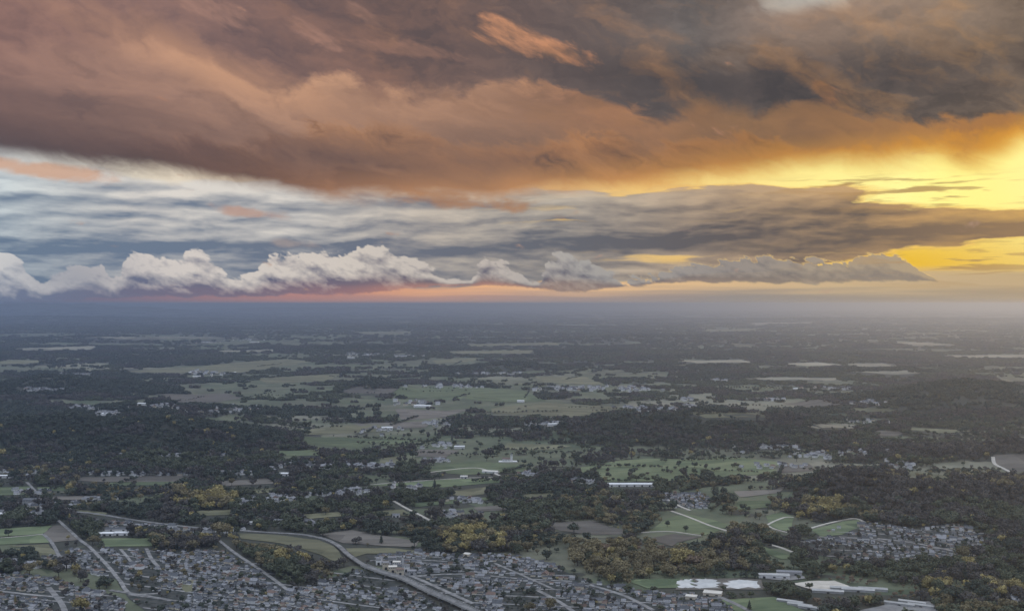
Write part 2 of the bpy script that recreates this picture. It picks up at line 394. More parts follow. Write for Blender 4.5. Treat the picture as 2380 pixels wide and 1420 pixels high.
# ridges: depth of the crest line, half width along the view (m), crest points (photo column, row)
RIDGES = []
for Yd, sy, pts in (
        (3200, 190, [(-160, 985), (0, 978), (120, 972), (250, 968), (400, 976), (520, 988), (620, 1006), (700, 1026), (760, 1042), (800, 1060)]),
        (5000, 420, [(-160, 896), (0, 892), (60, 876), (110, 868), (170, 876), (260, 888), (380, 904), (460, 930)]), (3900, 260, [(60, 985), (150, 955), (260, 938), (380, 934), (480, 946), (560, 962), (640, 985)]),
        (3500, 210, [(1000, 1012), (1060, 986), (1150, 992), (1250, 990), (1330, 976), (1400, 964), (1500, 955), (1620, 953), (1750, 957), (1850, 965), (1950, 988), (2010, 1014)]),
        (4300, 360, [(1880, 960), (2000, 922), (2080, 904), (2150, 890), (2230, 881), (2290, 882), (2340, 891), (2400, 905), (2500, 935)]),
        (2330, 125, [(1830, 1165), (1870, 1132), (1910, 1103), (1950, 1090), (2000, 1090), (2040, 1098), (2100, 1104), (2200, 1109), (2300, 1112), (2400, 1106), (2520, 1110)]),
        (6200, 320, [(1560, 880), (1650, 870), (1750, 862), (1900, 860), (1980, 853), (2040, 858), (2120, 854), (2200, 863), (2300, 876)]), (8200, 420, [(1640, 838), (1800, 824), (1900, 828), (2000, 820), (2080, 825), (2240, 838)]),
        (6800, 300, [(1010, 864), (1090, 848), (1160, 840), (1240, 842), (1300, 852), (1370, 866)]), (5200, 220, [(770, 914), (830, 884), (880, 878), (920, 890), (980, 914)]), (4700, 200, [(960, 934), (1010, 918), (1080, 914), (1140, 922), (1180, 936)]),
        (2900, 140, [(1960, 1074), (2080, 1042), (2180, 1036), (2280, 1036), (2420, 1026)]), (1860, 55, [(1600, 1272), (1650, 1248), (1700, 1240), (1760, 1250), (1820, 1262), (1900, 1276)]), (2880, 45, [(1130, 1072), (1165, 1068), (1200, 1068), (1240, 1072)]),
        (9500, 500, [(640, 818), (800, 806), (960, 808), (1120, 818)]), (12500, 700, [(0, 792), (200, 782), (420, 786), (600, 794)]), (12500, 700, [(1250, 792), (1450, 783), (1700, 786), (1900, 792)]), (18000, 1200, [(700, 766), (1000, 758), (1300, 762), (1500, 766)]),
        (26000, 1800, [(-200, 742), (100, 735), (500, 742)]), (26000, 1800, [(1400, 748), (1900, 740), (2500, 742)]), (40000, 3000, [(-300, 712), (60, 705), (200, 708), (320, 714), (480, 728)]), (52000, 3000, [(400, 722), (640, 716), (860, 714), (1100, 722)])):
    P = np.array(pts, float)
    RIDGES.append((Yd, sy, (P[:, 0] - CX) / FOC * Yd, np.maximum(CAM_H - (P[:, 1] - EYE_ROW) * Yd / FOC - (9 if Yd < 9000 else 0), 0.0)))


def height(x, y):
    x = np.asarray(x, float); y = np.asarray(y, float)
    big = np.zeros(np.broadcast(x, y).shape)
    wob = (fbm(x / 420, y / 420, 3, 3) - 0.5) * 0.5
    for Yd, sy, cx_, cz_ in RIDGES:
        span = (cx_[-1] - cx_[0]) * 0.10
        top = np.interp(x, np.concatenate([[cx_[0] - span], cx_, [cx_[-1] + span]]), np.concatenate([[0], cz_, [0]]))
        big = np.maximum(big, top * np.exp(-((y - Yd) / sy + wob) ** 2))
    far = np.clip((y - 4200) / 5000, 0, 1)
    roll = (fbm(x / 1500, y / 900, 3, 5) - 0.45) * 46 * far + (fbm(x / 260, y / 260, 2, 9) - 0.5) * 5 * np.clip((y - 1900) / 1200, 0.15, 1)
    w = np.clip(big / 25, 0, 1)
    return big + np.maximum(roll, -6) * (1 - 0.6 * w) + (fbm(x / 170, y / 170, 3, 21) - 0.5) * 20 * w


def ground_at(px, py):
    """the place on the terrain under a photo pixel"""
    dx = (px - CX) / FOC; dz = (EYE_ROW - py) / FOC
    ys = np.concatenate([np.linspace(1150, 6000, 2400), np.geomspace(6000, 90000, 900)])
    f = CAM_H + dz * ys - height(dx * ys, ys)
    k = np.argmax(f < 0)
    if f[k] >= 0: return dx * ys[-1], ys[-1]
    a = f[k - 1] / (f[k - 1] - f[k]) if k else 0.0
    yy = ys[max(k - 1, 0)] * (1 - a) + ys[k] * a
    return dx * yy, yy


def pix(x, y, z=None):
    if z is None: z = height(x, y)
    return CX + FOC * x / y, EYE_ROW + FOC * (CAM_H - z) / y


def inside(px, py, poly):
    r = np.zeros(px.shape, bool)
    n = len(poly)
    for i in range(n):
        x0, y0 = poly[i]; x1, y1 = poly[(i + 1) % n]
        if y0 == y1: continue
        c = ((py < y0) != (py < y1)) & (px < (x1 - x0) * (py - y0) / (y1 - y0) + x0)
        r ^= c
    return r


# photo outlines of the fields that can be told apart: (kind, outline)
FIELDS = [
    ('green', [(-20, 1231), (122, 1222), (99, 1241), (-20, 1249)]), ('brown', [(123, 1222), (150, 1221), (184, 1255), (122, 1261), (101, 1241)]),
    ('green', [(-20, 1251), (99, 1243), (120, 1261), (13, 1266), (-20, 1267)]), ('olive', [(15, 1270), (112, 1265), (134, 1288), (94, 1298), (76, 1272)]),
    ('green', [(236, 1252), (347, 1251), (355, 1270), (243, 1271)]), ('green', [(-20, 1133), (73, 1130), (84, 1149), (-20, 1152)]), ('green', [(86, 1133), (152, 1130), (150, 1141), (90, 1142)]),
    ('brown', [(172, 1110), (464, 1106), (426, 1119), (243, 1121), (177, 1117)]), ('green', [(246, 1122), (420, 1120), (400, 1128), (250, 1129)]), ('brown', [(117, 1154), (243, 1152), (250, 1161), (127, 1163)]),
    ('olive', [(175, 1184), (248, 1192), (243, 1201), (182, 1189)]), ('olive', [(456, 1188), (540, 1184), (532, 1197), (469, 1199)]), ('olive', [(398, 1346), (456, 1349), (464, 1372), (431, 1377)]),
    ('olive', [(552, 1240), (640, 1243), (742, 1256), (775, 1270), (808, 1305), (796, 1311), (722, 1283), (651, 1263), (560, 1252)]),
    ('brown', [(742, 1242), (818, 1232), (864, 1242), (975, 1258), (965, 1272), (904, 1270), (798, 1263)]),
    ('olive', [(803, 1275), (904, 1274), (975, 1281), (1005, 1288), (980, 1298), (940, 1287), (853, 1287), (825, 1295)]),
    ('green', [(853, 1128), (955, 1121), (1031, 1114), (1150, 1113), (1173, 1121), (1031, 1133), (940, 1130)]),
    ('green', [(990, 1084), (1107, 1071), (1150, 1076), (1215, 1082), (1230, 1096), (1081, 1104), (1000, 1096)]), ('olive', [(1036, 1144), (1132, 1132), (1125, 1149), (1071, 1155)]),
    ('olive', [(861, 1190), (937, 1184), (955, 1199), (869, 1198)]), ('green', [(960, 1170), (1150, 1154), (1132, 1163), (966, 1179)]), ('olive', [(881, 1065), (924, 1062), (922, 1077), (881, 1080)]),
    ('meadow', [(1342, 1088), (1430, 1072), (1504, 1066), (1600, 1068), (1707, 1062), (1810, 1074), (1800, 1103), (1682, 1108), (1580, 1117), (1403, 1121), (1347, 1104)]),
    ('brown', [(1258, 1217), (1377, 1210), (1418, 1225), (1466, 1235), (1443, 1243), (1372, 1243), (1301, 1234)]), ('green', [(1507, 1236), (1555, 1204), (1595, 1195), (1656, 1208), (1702, 1222), (1639, 1244), (1568, 1236)]),
    ('brown', [(1517, 1250), (1568, 1241), (1631, 1248), (1575, 1261), (1562, 1270), (1524, 1259)]), ('green', [(1704, 1177), (1722, 1164), (1800, 1164), (1783, 1180), (1707, 1185)]),
    ('brown', [(1706, 1142), (1800, 1138), (1830, 1128), (1810, 1146), (1720, 1156)]),
    ('green', [(1453, 1348), (1641, 1344), (1600, 1366), (1504, 1368)]), ('green', [(1677, 1395), (1800, 1388), (1880, 1424), (1712, 1424)]),
    ('green', [(1780, 1199), (1818, 1190), (1846, 1202), (1838, 1236), (1788, 1227)]), ('green', [(1886, 1232), (1962, 1211), (1995, 1208), (2008, 1220), (1957, 1243), (1907, 1248)]),
    ('olive', [(2060, 1093), (2130, 1096), (2240, 1111), (2210, 1113), (2110, 1106)]), ('green', [(1770, 1268), (1853, 1296), (1818, 1301), (1778, 1284)]),
    ('brown', [(2309, 1058), (2400, 1056), (2400, 1094), (2345, 1099), (2314, 1080)]), ('sand', [(1840, 1357), (1880, 1351), (1940, 1350), (1975, 1363), (1950, 1369), (1890, 1372)]), ('yard', [(1775, 1336), (1850, 1332), (1880, 1344), (1830, 1350), (1780, 1346)]), ('yard', [(2070, 1402), (2160, 1398), (2190, 1424), (1980, 1424)]), ('brown', [(1780, 1085), (1880, 1078), (1900, 1094), (1820, 1100)]),
    ('brown', [(373, 916), (524, 914), (565, 925), (504, 935), (420, 936)]), ('olive', [(719, 999), (800, 987), (905, 985), (890, 1003), (716, 1010)]), ('green', [(700, 1014), (800, 1016), (890, 1024), (830, 1042), (713, 1031)]),
    ('green', [(911, 918), (934, 899), (1035, 898), (1136, 902), (1220, 909), (1270, 932), (1220, 935), (1035, 929)]), ('olive', [(1143, 949), (1270, 936), (1439, 946), (1428, 955), (1324, 969), (1220, 965), (1143, 960)]),
    ('green', [(895, 1013), (985, 1023), (911, 1034), (880, 1030)]), ('brown', [(968, 1044), (1069, 1047), (1035, 1063), (968, 1061)]), ('brown', [(918, 950), (1035, 955), (1102, 949), (1035, 969), (934, 979)]),
    ('olive', [(1240, 874), (1361, 876), (1422, 898), (1338, 892), (1264, 888)]), ('olive', [(286, 863), (560, 842), (672, 834), (720, 841), (540, 868), (350, 867)]), ('brown', [(800, 905), (930, 902), (905, 916), (800, 916)]),
    ('brown', [(820, 985), (1010, 978), (990, 994), (850, 998)]), ('olive', [(1180, 1030), (1330, 1036), (1290, 1046), (1170, 1044)]), ('olive', [(600, 880), (800, 868), (760, 884), (620, 892)]),
    ('brown', [(1570, 1371), (1576, 1347), (1612, 1343), (1668, 1345), (1730, 1345), (1770, 1348), (1778, 1371)]),
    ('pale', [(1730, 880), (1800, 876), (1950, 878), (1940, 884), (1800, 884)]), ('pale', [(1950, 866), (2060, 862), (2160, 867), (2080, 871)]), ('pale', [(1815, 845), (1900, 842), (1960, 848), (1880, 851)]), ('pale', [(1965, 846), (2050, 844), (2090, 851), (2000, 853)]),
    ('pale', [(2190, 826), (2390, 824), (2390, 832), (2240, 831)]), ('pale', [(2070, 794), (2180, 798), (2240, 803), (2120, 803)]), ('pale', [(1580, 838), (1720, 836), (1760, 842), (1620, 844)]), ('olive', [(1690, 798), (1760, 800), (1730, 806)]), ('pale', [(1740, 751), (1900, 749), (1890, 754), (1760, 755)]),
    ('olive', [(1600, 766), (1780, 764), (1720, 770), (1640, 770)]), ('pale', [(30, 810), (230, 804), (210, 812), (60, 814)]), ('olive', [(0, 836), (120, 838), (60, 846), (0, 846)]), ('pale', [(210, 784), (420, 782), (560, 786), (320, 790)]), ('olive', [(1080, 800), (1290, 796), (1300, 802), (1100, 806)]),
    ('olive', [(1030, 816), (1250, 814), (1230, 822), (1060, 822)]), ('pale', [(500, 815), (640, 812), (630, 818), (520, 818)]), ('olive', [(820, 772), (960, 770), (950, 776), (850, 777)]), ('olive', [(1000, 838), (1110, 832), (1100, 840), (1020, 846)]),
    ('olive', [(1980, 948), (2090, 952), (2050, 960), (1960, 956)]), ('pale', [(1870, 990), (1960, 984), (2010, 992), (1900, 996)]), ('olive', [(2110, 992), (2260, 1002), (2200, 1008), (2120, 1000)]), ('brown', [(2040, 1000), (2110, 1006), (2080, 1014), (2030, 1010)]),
    ('green', [(640, 1048), (720, 1046), (760, 1058), (660, 1060)]), ('olive', [(560, 1140), (640, 1134), (650, 1144), (580, 1148)]), ('olive', [(700, 1196), (790, 1190), (800, 1200), (720, 1206)]), ('brown', [(1100, 1180), (1170, 1174), (1180, 1186), (1110, 1190)]), ('olive', [(1210, 1150), (1290, 1146), (1280, 1156), (1220, 1158)]),
    ('brown', [(1820, 938), (1900, 928), (1960, 942), (1880, 946)]), ('olive', [(1600, 962), (1760, 960), (1790, 972), (1640, 972)]), ('brown', [(500, 1120), (620, 1112), (640, 1124), (520, 1130)]),
]
# the town's built-up quarters: outline, street direction (photo points), pitch along / across (m)
TOWNS = [
    ('west', [(95, 1300), (150, 1276), (215, 1275), (300, 1278), (420, 1282), (500, 1278), (560, 1296), (640, 1345), (700, 1370), (830, 1322), (900, 1342), (1000, 1386), (1070, 1478), (700, 1478), (420, 1478), (300, 1392), (270, 1346), (190, 1330)], 24),
    ('south west', [(-20, 1338), (60, 1336), (120, 1345), (170, 1362), (240, 1376), (290, 1392), (300, 1478), (-20, 1478)], 20),
    ('centre', [(850, 1292), (960, 1284), (1080, 1288), (1200, 1292), (1290, 1318), (1380, 1356), (1500, 1376), (1690, 1384), (1720, 1478), (1110, 1478), (1010, 1375), (920, 1335)], 30),
    ('hillside', [(1945, 1226), (2040, 1216), (2130, 1232), (2230, 1218), (2290, 1240), (2300, 1280), (2200, 1300), (2090, 1318), (1960, 1300), (1870, 1286), (1840, 1262), (1890, 1250)], 24),
    ('hamlet', [(1535, 1152), (1560, 1147), (1632, 1147), (1655, 1165), (1640, 1182), (1560, 1180)], 22),
    ('roadside', [(190, 1202), (330, 1215), (460, 1232), (450, 1246), (300, 1232), (200, 1216)], 22),
]
# loose clusters of far houses: photo centre, spread, number
VILLAGES = [(480, 868, 60, 5, 26), (180, 872, 40, 4, 20), (95, 908, 50, 3, 26), (205, 950, 34, 4, 24), (250, 960, 40, 6, 30), (375, 945, 60, 3, 18), (520, 955, 130, 8, 24), (860, 826, 60, 3, 30), (940, 828, 60, 2, 18), (1150, 870, 90, 2, 26),
            (1350, 905, 110, 5, 60), (1480, 906, 50, 5, 30), (1460, 950, 30, 3, 20), (1530, 955, 60, 4, 34), (1600, 946, 20, 3, 8), (1250, 985, 60, 4, 30), (1060, 900, 100, 4, 24), (1030, 985, 60, 10, 24), (960, 940, 60, 5, 20), (900, 1000, 90, 14, 16),
            (1030, 1036, 40, 6, 14), (1010, 1072, 30, 5, 16), (560, 790, 60, 2, 12), (480, 797, 30, 1, 10), (760, 1084, 160, 8, 50), (860, 1085, 80, 5, 30), (400, 1060, 160, 6, 16), (100, 1100, 140, 5, 26), (330, 1103, 160, 4, 30), (560, 1100, 80, 5, 22),
            (80, 1145, 60, 5, 12), (120, 1176, 60, 8, 24), (230, 1162, 60, 4, 8), (640, 1160, 60, 6, 30), (760, 1145, 70, 8, 26), (560, 1170, 60, 6, 12), (830, 1142, 30, 6, 16), (950, 1135, 50, 5, 8), (1090, 1165, 60, 6, 22), (1040, 1196, 60, 8, 14), (1340, 1120, 30, 5, 14),
            (1370, 1123, 20, 4, 12), (1230, 1103, 30, 5, 22), (1430, 1165, 70, 6, 18), (1800, 1085, 80, 6, 18), (1880, 1060, 90, 8, 24), (1800, 1040, 90, 6, 24), (2000, 1050, 120, 8, 18), (2060, 980, 140, 8, 16), (2020, 938, 50, 3, 14), (1920, 905, 70, 3, 10), (1660, 885, 40, 2, 10),
            (1800, 930, 40, 3, 10), (2100, 1080, 50, 8, 14), (1600, 930, 30, 2, 8), (60, 1195, 80, 5, 12), (660, 1215, 30, 4, 8), (730, 1217, 24, 3, 8), (520, 1236, 50, 4, 10), (30, 1312, 60, 8, 16), (2360, 1405, 30, 8, 8)]


def pixel_to_world(poly): return [ground_at(a, b) for a, b in poly]


# wood cover 0..1 on the open land (fields and quarters cut out of it further down)
def wood(x, y):
    n = fbm(x / 420, y / 300, 5, 31, 0.6)
    nf = fbm(x / 170, y / 120, 4, 37, 0.6)
    n = n + (nf - 0.5) * 0.75 * (1 - np.clip((y - 5000) / 3000, 0, 1))
    m = fbm(x / 2200, y / 1500, 5, 41, 0.62)
    far = np.clip((y - 5000) / 5000, 0, 1)
    v = n * (1 - far * 0.35) + m * far * 0.35
    hi = np.clip(height(x, y) / 30, 0, 1)
    near = 1 - np.clip((y - 2600) / 1800, 0, 1)
    ctr = np.exp(-((x / y * FOC + CX - 1000) / 420) ** 2) * np.clip((y - 2250) / 300, 0, 1) * (1 - np.clip((y - 7000) / 2500, 0, 1))
    mid = np.clip((y - 2300) / 700, 0, 1) * (1 - np.clip((y - 6000) / 4000, 0, 1))
    return np.clip((v - 0.47 + 0.45 * hi * (1 - 0.7 * far) + 0.06 * near - 0.01 * mid - 0.10 * ctr + 0.05 * far) * 10, 0, 1)


# ------------------------------------------------------------------ materials
def material(name, rough=0.9):
    m = bpy.data.materials.new(name); m.use_nodes = True
    b = m.node_tree.nodes['Principled BSDF']
    b.inputs['Roughness'].default_value = rough
    b.inputs['Specular IOR Level'].default_value = 0.25
    return m, T(m.node_tree), b


def plain(name, a, b_, scale=0.3, rough=0.85, rnd=0.25, stretch=(1, 1, 1), bump=0.0):
    """two tones broken up by noise, plus a tone per object"""
    m, t, bs = material(name, rough)
    tc = t.node('ShaderNodeTexCoord'); mp = t.node('ShaderNodeMapping'); t.link(tc.outputs['Object'], mp.inputs[0])
    mp.inputs['Scale'].default_value = stretch
    n = t.node('ShaderNodeTexNoise'); n.inputs['Scale'].default_value = scale; n.inputs['Detail'].default_value = 5; n.inputs['Roughness'].default_value = 0.6
    t.link(mp.outputs[0], n.inputs['Vector'])
    f = V(t.t, n.outputs[0]).ss(0.3, 0.7)
    oi = t.node('ShaderNodeObjectInfo')
    c = t.mix(a, b_, f)
    g = V(t.t, oi.outputs['Random']) * rnd * 2 + (1 - rnd)
    cc = t.node('ShaderNodeCombineColor')
    for i in range(3): t.link(g, cc.inputs[i])
    t.link(t.op(c, cc.outputs[0], 'MULTIPLY'), bs.inputs['Base Color'])
    return m


def field(name, a, b_, turn):
    """strips of crop and grass, each strip with its own tone"""
    m, t, bs = material(name, 0.95)
    g = t.node('ShaderNodeNewGeometry'); sp = t.node('ShaderNodeSeparateXYZ'); t.link(g.outputs['Position'], sp.inputs[0])
    x, y = V(t.t, sp.outputs[0]), V(t.t, sp.outputs[1])
    c, s_ = math.cos(turn), math.sin(turn)
    u = x * c + y * s_; v = y * c - x * s_
    w = t.noise(x * 0.004, y * 0.004, 1.0, 3, 0.5) - 0.5
    iu = (u * 0.0075 + w * 1.2)._m('FLOOR'); iv = (v * 0.026 + w * 2.0)._m('FLOOR')
    wn = t.node('ShaderNodeTexWhiteNoise', noise_dimensions='2D'); t.link(t.vec(iu, iv), wn.inputs['Vector'])
    cell = V(t.t, wn.outputs['Value'])
    n1 = t.noise(x * 0.02, y * 0.05, 1.0, 5, 0.6, w=3)
    n2 = t.noise(u * 0.01, v * 0.30, 1.0, 3, 0.6, w=5)
    f = (cell * 0.75 + (n1 - 0.5) * 1.1 + (n2 - 0.5) * 0.6 + 0.12).sat()
    oi = t.node('ShaderNodeObjectInfo')
    k = V(t.t, oi.outputs['Random']) * 0.4 + 0.8
    cc = t.node('ShaderNodeCombineColor')
    for i in range(3): t.link(k, cc.inputs[i])
    t.link(t.op(t.mix(a, b_, f), cc.outputs[0], 'MULTIPLY'), bs.inputs['Base Color'])
    return m


MAT = {}
MAT['green'] = field('field_green', (0.070, 0.095, 0.050), (0.165, 0.195, 0.105), 0.3)
MAT['olive'] = field('field_olive', (0.095, 0.095, 0.055), (0.205, 0.195, 0.120), -0.2)
MAT['brown'] = field('field_brown', (0.085, 0.076, 0.064), (0.185, 0.165, 0.140), 0.1)
MAT['meadow'] = field('field_meadow', (0.065, 0.088, 0.045), (0.165, 0.185, 0.100), 0.5)
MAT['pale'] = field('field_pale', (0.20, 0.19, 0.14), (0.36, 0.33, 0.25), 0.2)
MAT['water'] = plain('pale_pond_water', (0.62, 0.62, 0.60), (0.78, 0.77, 0.74), 0.05, 0.06, 0.05)
MAT['sand'] = plain('bare_ground_pale', (0.44, 0.40, 0.34), (0.62, 0.57, 0.49), 0.04, 0.9, 0.05, (1, 2, 1))
MAT['yard'] = plain('yard_gravel', (0.17, 0.165, 0.16), (0.26, 0.25, 0.24), 0.05, 0.9, 0.1)
MAT['road'] = plain('road_surface', (0.14, 0.138, 0.135), (0.30, 0.29, 0.28), 0.09, 0.7, 0.15)
MAT['track'] = plain('track_gravel', (0.40, 0.37, 0.32), (0.52, 0.48, 0.42), 0.05, 0.8, 0.1)
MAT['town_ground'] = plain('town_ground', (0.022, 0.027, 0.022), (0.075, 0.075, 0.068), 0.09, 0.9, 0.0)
MAT['wall_white'] = plain('render_white', (0.60, 0.59, 0.57), (0.76, 0.75, 0.73), 0.2, 0.8, 0.15)
MAT['wall_cream'] = plain('render_cream', (0.50, 0.44, 0.34), (0.62, 0.55, 0.44), 0.2, 0.8, 0.2)
MAT['wall_grey'] = plain('render_grey', (0.30, 0.30, 0.30), (0.42, 0.42, 0.41), 0.2, 0.8, 0.2)
MAT['roof_slate'] = plain('roof_slate', (0.05, 0.053, 0.060), (0.11, 0.115, 0.125), 0.6, 0.55, 0.35, (1, 4, 1))
MAT['roof_tile'] = plain('roof_tile', (0.11, 0.075, 0.062), (0.19, 0.135, 0.110), 0.6, 0.8, 0.3, (1, 4, 1))
MAT['roof_grey'] = plain('roof_grey', (0.13, 0.13, 0.14), (0.32, 0.32, 0.33), 0.6, 0.5, 0.35, (1, 4, 1))
MAT['roof_white'] = plain('sheet_white', (0.68, 0.68, 0.67), (0.80, 0.80, 0.79), 0.08, 0.45, 0.08, (1, 3, 1))
MAT['roof_dull'] = plain('sheet_dull', (0.30, 0.295, 0.28), (0.44, 0.43, 0.41), 0.08, 0.5, 0.1, (1, 3, 1))
MAT['roof_pale'] = plain('sheet_pale', (0.55, 0.52, 0.46), (0.70, 0.66, 0.58), 0.06, 0.5, 0.08, (1, 3, 1))
MAT['dark'] = plain('dark_opening', (0.02, 0.022, 0.026), (0.045, 0.046, 0.05), 0.3, 0.4, 0.1)
MAT['concrete'] = plain('concrete', (0.28, 0.275, 0.26), (0.40, 0.39, 0.37), 0.15, 0.85, 0.1)
MAT['bark'] = plain('bark', (0.045, 0.038, 0.03), (0.08, 0.068, 0.055), 0.8, 0.95, 0.2, (3, 3, 0.6))
LEAF = {
    'dark': ((0.036, 0.044, 0.034), (0.088, 0.102, 0.072)), 'green': ((0.052, 0.062, 0.038), (0.122, 0.132, 0.080)), 'bare': ((0.054, 0.049, 0.044), (0.125, 0.113, 0.100)),
    'gold': ((0.18, 0.145, 0.060), (0.42, 0.350, 0.150)), 'ochre': ((0.12, 0.101, 0.056), (0.26, 0.218, 0.120)), 'rust': ((0.125, 0.092, 0.065), (0.26, 0.190, 0.132)),
}


def leaf(name, a, b_):
    m, t, bs = material(name, 0.75)
    at = t.node('ShaderNodeAttribute', attribute_name='tone')
    oi = t.node('ShaderNodeObjectInfo')
    g = V(t.t, oi.outputs['Random']) * 0.5 + 0.75
    cc = t.node('ShaderNodeCombineColor')
    for i in range(3): t.link(g, cc.inputs[i])
    t.link(t.op(t.mix(a, b_, V(t.t, at.outputs['Fac'])), cc.outputs[0], 'MULTIPLY'), bs.inputs['Base Color'])
    bs.inputs['Transmission Weight'].default_value = 0.0
    return m


for k, (a, b_) in LEAF.items(): MAT['leaf_' + k] = leaf('leaves_' + k, a, b_)


def ground_material():
    m, t, bs = material('plain_ground', 0.95)
    at = t.node('ShaderNodeAttribute', attribute_name='wood'); wd = V(t.t, at.outputs['Fac'])
    at2 = t.node('ShaderNodeAttribute', attribute_name='tint'); tn = V(t.t, at2.outputs['Fac'])
    g = t.node('ShaderNodeNewGeometry'); sp = t.node('ShaderNodeSeparateXYZ'); t.link(g.outputs['Position'], sp.inputs[0])
    x, y = V(t.t, sp.outputs[0]), V(t.t, sp.outputs[1])
    n1 = t.noise(x * 0.012, y * 0.012, 1.0, 6, 0.6)
    n2 = t.noise(x * 0.0035, y * 0.0035, 1.0, 6, 0.65, w=2)
    vb = t.node('ShaderNodeTexVoronoi'); vb.voronoi_dimensions = '2D'; vb.inputs['Scale'].default_value = 1.0
    t.link(t.vec(x * 0.011 + y * 0.004, y * 0.014 - x * 0.004), vb.inputs['Vector'])
    cb = t.node('ShaderNodeSeparateColor'); t.link(vb.outputs['Color'], cb.inputs[0])
    vor = t.node('ShaderNodeTexVoronoi'); vor.voronoi_dimensions = '2D'; vor.inputs['Scale'].default_value = 1.0
    t.link(t.vec(x * 0.0042 + y * 0.0016, y * 0.0036 - x * 0.0014), vor.inputs['Vector'])
    cs = t.node('ShaderNodeSeparateColor'); t.link(vor.outputs['Color'], cs.inputs[0])
    cell = V(t.t, cs.outputs[0]); cell2 = V(t.t, cs.outputs[1])
    open_c = t.mix(t.mix((0.070, 0.090, 0.054), (0.130, 0.138, 0.086), cell2), (0.118, 0.106, 0.086), cell.ss(0.45, 0.8))
    open_c = t.mix(open_c, t.mix((0.060, 0.082, 0.046), (0.175, 0.180, 0.115), V(t.t, cb.outputs[1])), 0.6)
    open_c = t.mix(open_c, (0.28, 0.26, 0.20), tn.ss(0.72, 0.92) * 0.6)
    open_c = t.mix(open_c, (0.07, 0.078, 0.05), n1.ss(0.45, 0.7) * 0.5)
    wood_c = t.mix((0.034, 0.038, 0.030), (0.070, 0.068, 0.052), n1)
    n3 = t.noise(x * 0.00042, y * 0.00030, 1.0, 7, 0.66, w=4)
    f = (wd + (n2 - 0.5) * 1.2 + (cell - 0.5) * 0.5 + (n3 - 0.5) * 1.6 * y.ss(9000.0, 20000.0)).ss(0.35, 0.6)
    t.link(t.mix(open_c, wood_c, f), bs.inputs['Base Color'])
    return m


MAT['ground'] = ground_material()


# ------------------------------------------------------------------ object helpers
def mesh_obj(name, verts, faces, mat=None, parent=None, mats=None, idx=None, link=True):
    me = bpy.data.meshes.new(name); me.from_pydata([tuple(v) for v in verts], [], [tuple(f) for f in faces])
    for m in (mats or [mat]): me.materials.append(m)
    if idx is not None: me.polygons.foreach_set('material_index', idx)
    me.update()
    o = bpy.data.objects.new(name, me)
    if link: col.objects.link(o)
    if parent: o.parent = parent
    return o


def empty(name, x, y, z, rz=0.0):
    o = bpy.data.objects.new(name, None); col.objects.link(o)
    o.location = (x, y, z); o.rotation_euler = (0, 0, rz); o.empty_display_size = 1.0
    return o


def tag(o, label, cat, group=None):
    o['label'] = label; o['category'] = cat
    if group: o['group'] = group
    return o


class B:
    """collects boxes and prisms for one mesh"""
    def __init__(s): s.v = []; s.f = []

    def box(s, x0, x1, y0, y1, z0, z1):
        n = len(s.v)
        s.v += [(x0, y0, z0), (x1, y0, z0), (x1, y1, z0), (x0, y1, z0), (x0, y0, z1), (x1, y0, z1), (x1, y1, z1), (x0, y1, z1)]
        s.f += [(n, n + 3, n + 2, n + 1), (n + 4, n + 5, n + 6, n + 7), (n, n + 1, n + 5, n + 4), (n + 1, n + 2, n + 6, n + 5), (n + 2, n + 3, n + 7, n + 6), (n + 3, n, n + 4, n + 7)]
        return s

    def gable(s, x0, x1, y0, y1, z0, z1):
        """ridge along x"""
        n = len(s.v); ym = (y0 + y1) / 2
        s.v += [(x0, y0, z0), (x1, y0, z0), (x1, y1, z0), (x0, y1, z0), (x0, ym, z1), (x1, ym, z1)]
        s.f += [(n, n + 3, n + 2, n + 1), (n, n + 1, n + 5, n + 4), (n + 2, n + 3, n + 4, n + 5), (n + 3, n, n + 4), (n + 1, n + 2, n + 5)]
        return s

    def hip(s, x0, x1, y0, y1, z0, z1, k):
        n = len(s.v); ym = (y0 + y1) / 2
        s.v += [(x0, y0, z0), (x1, y0, z0), (x1, y1, z0), (x0, y1, z0), (x0 + k, ym, z1), (x1 - k, ym, z1)]
        s.f += [(n, n + 3, n + 2, n + 1), (n, n + 1, n + 5, n + 4), (n + 2, n + 3, n + 4, n + 5), (n + 3, n, n + 4), (n + 1, n + 2, n + 5)]
        return s

    def build(s, name, mat, parent=None, link=True): return mesh_obj(name, s.v, s.f, mat, parent, link=link)


def copy_tree(o, parent=None):
    c = o.copy(); col.objects.link(c); c.parent = parent
    for ch in o.children: copy_tree(ch, c)
    return c


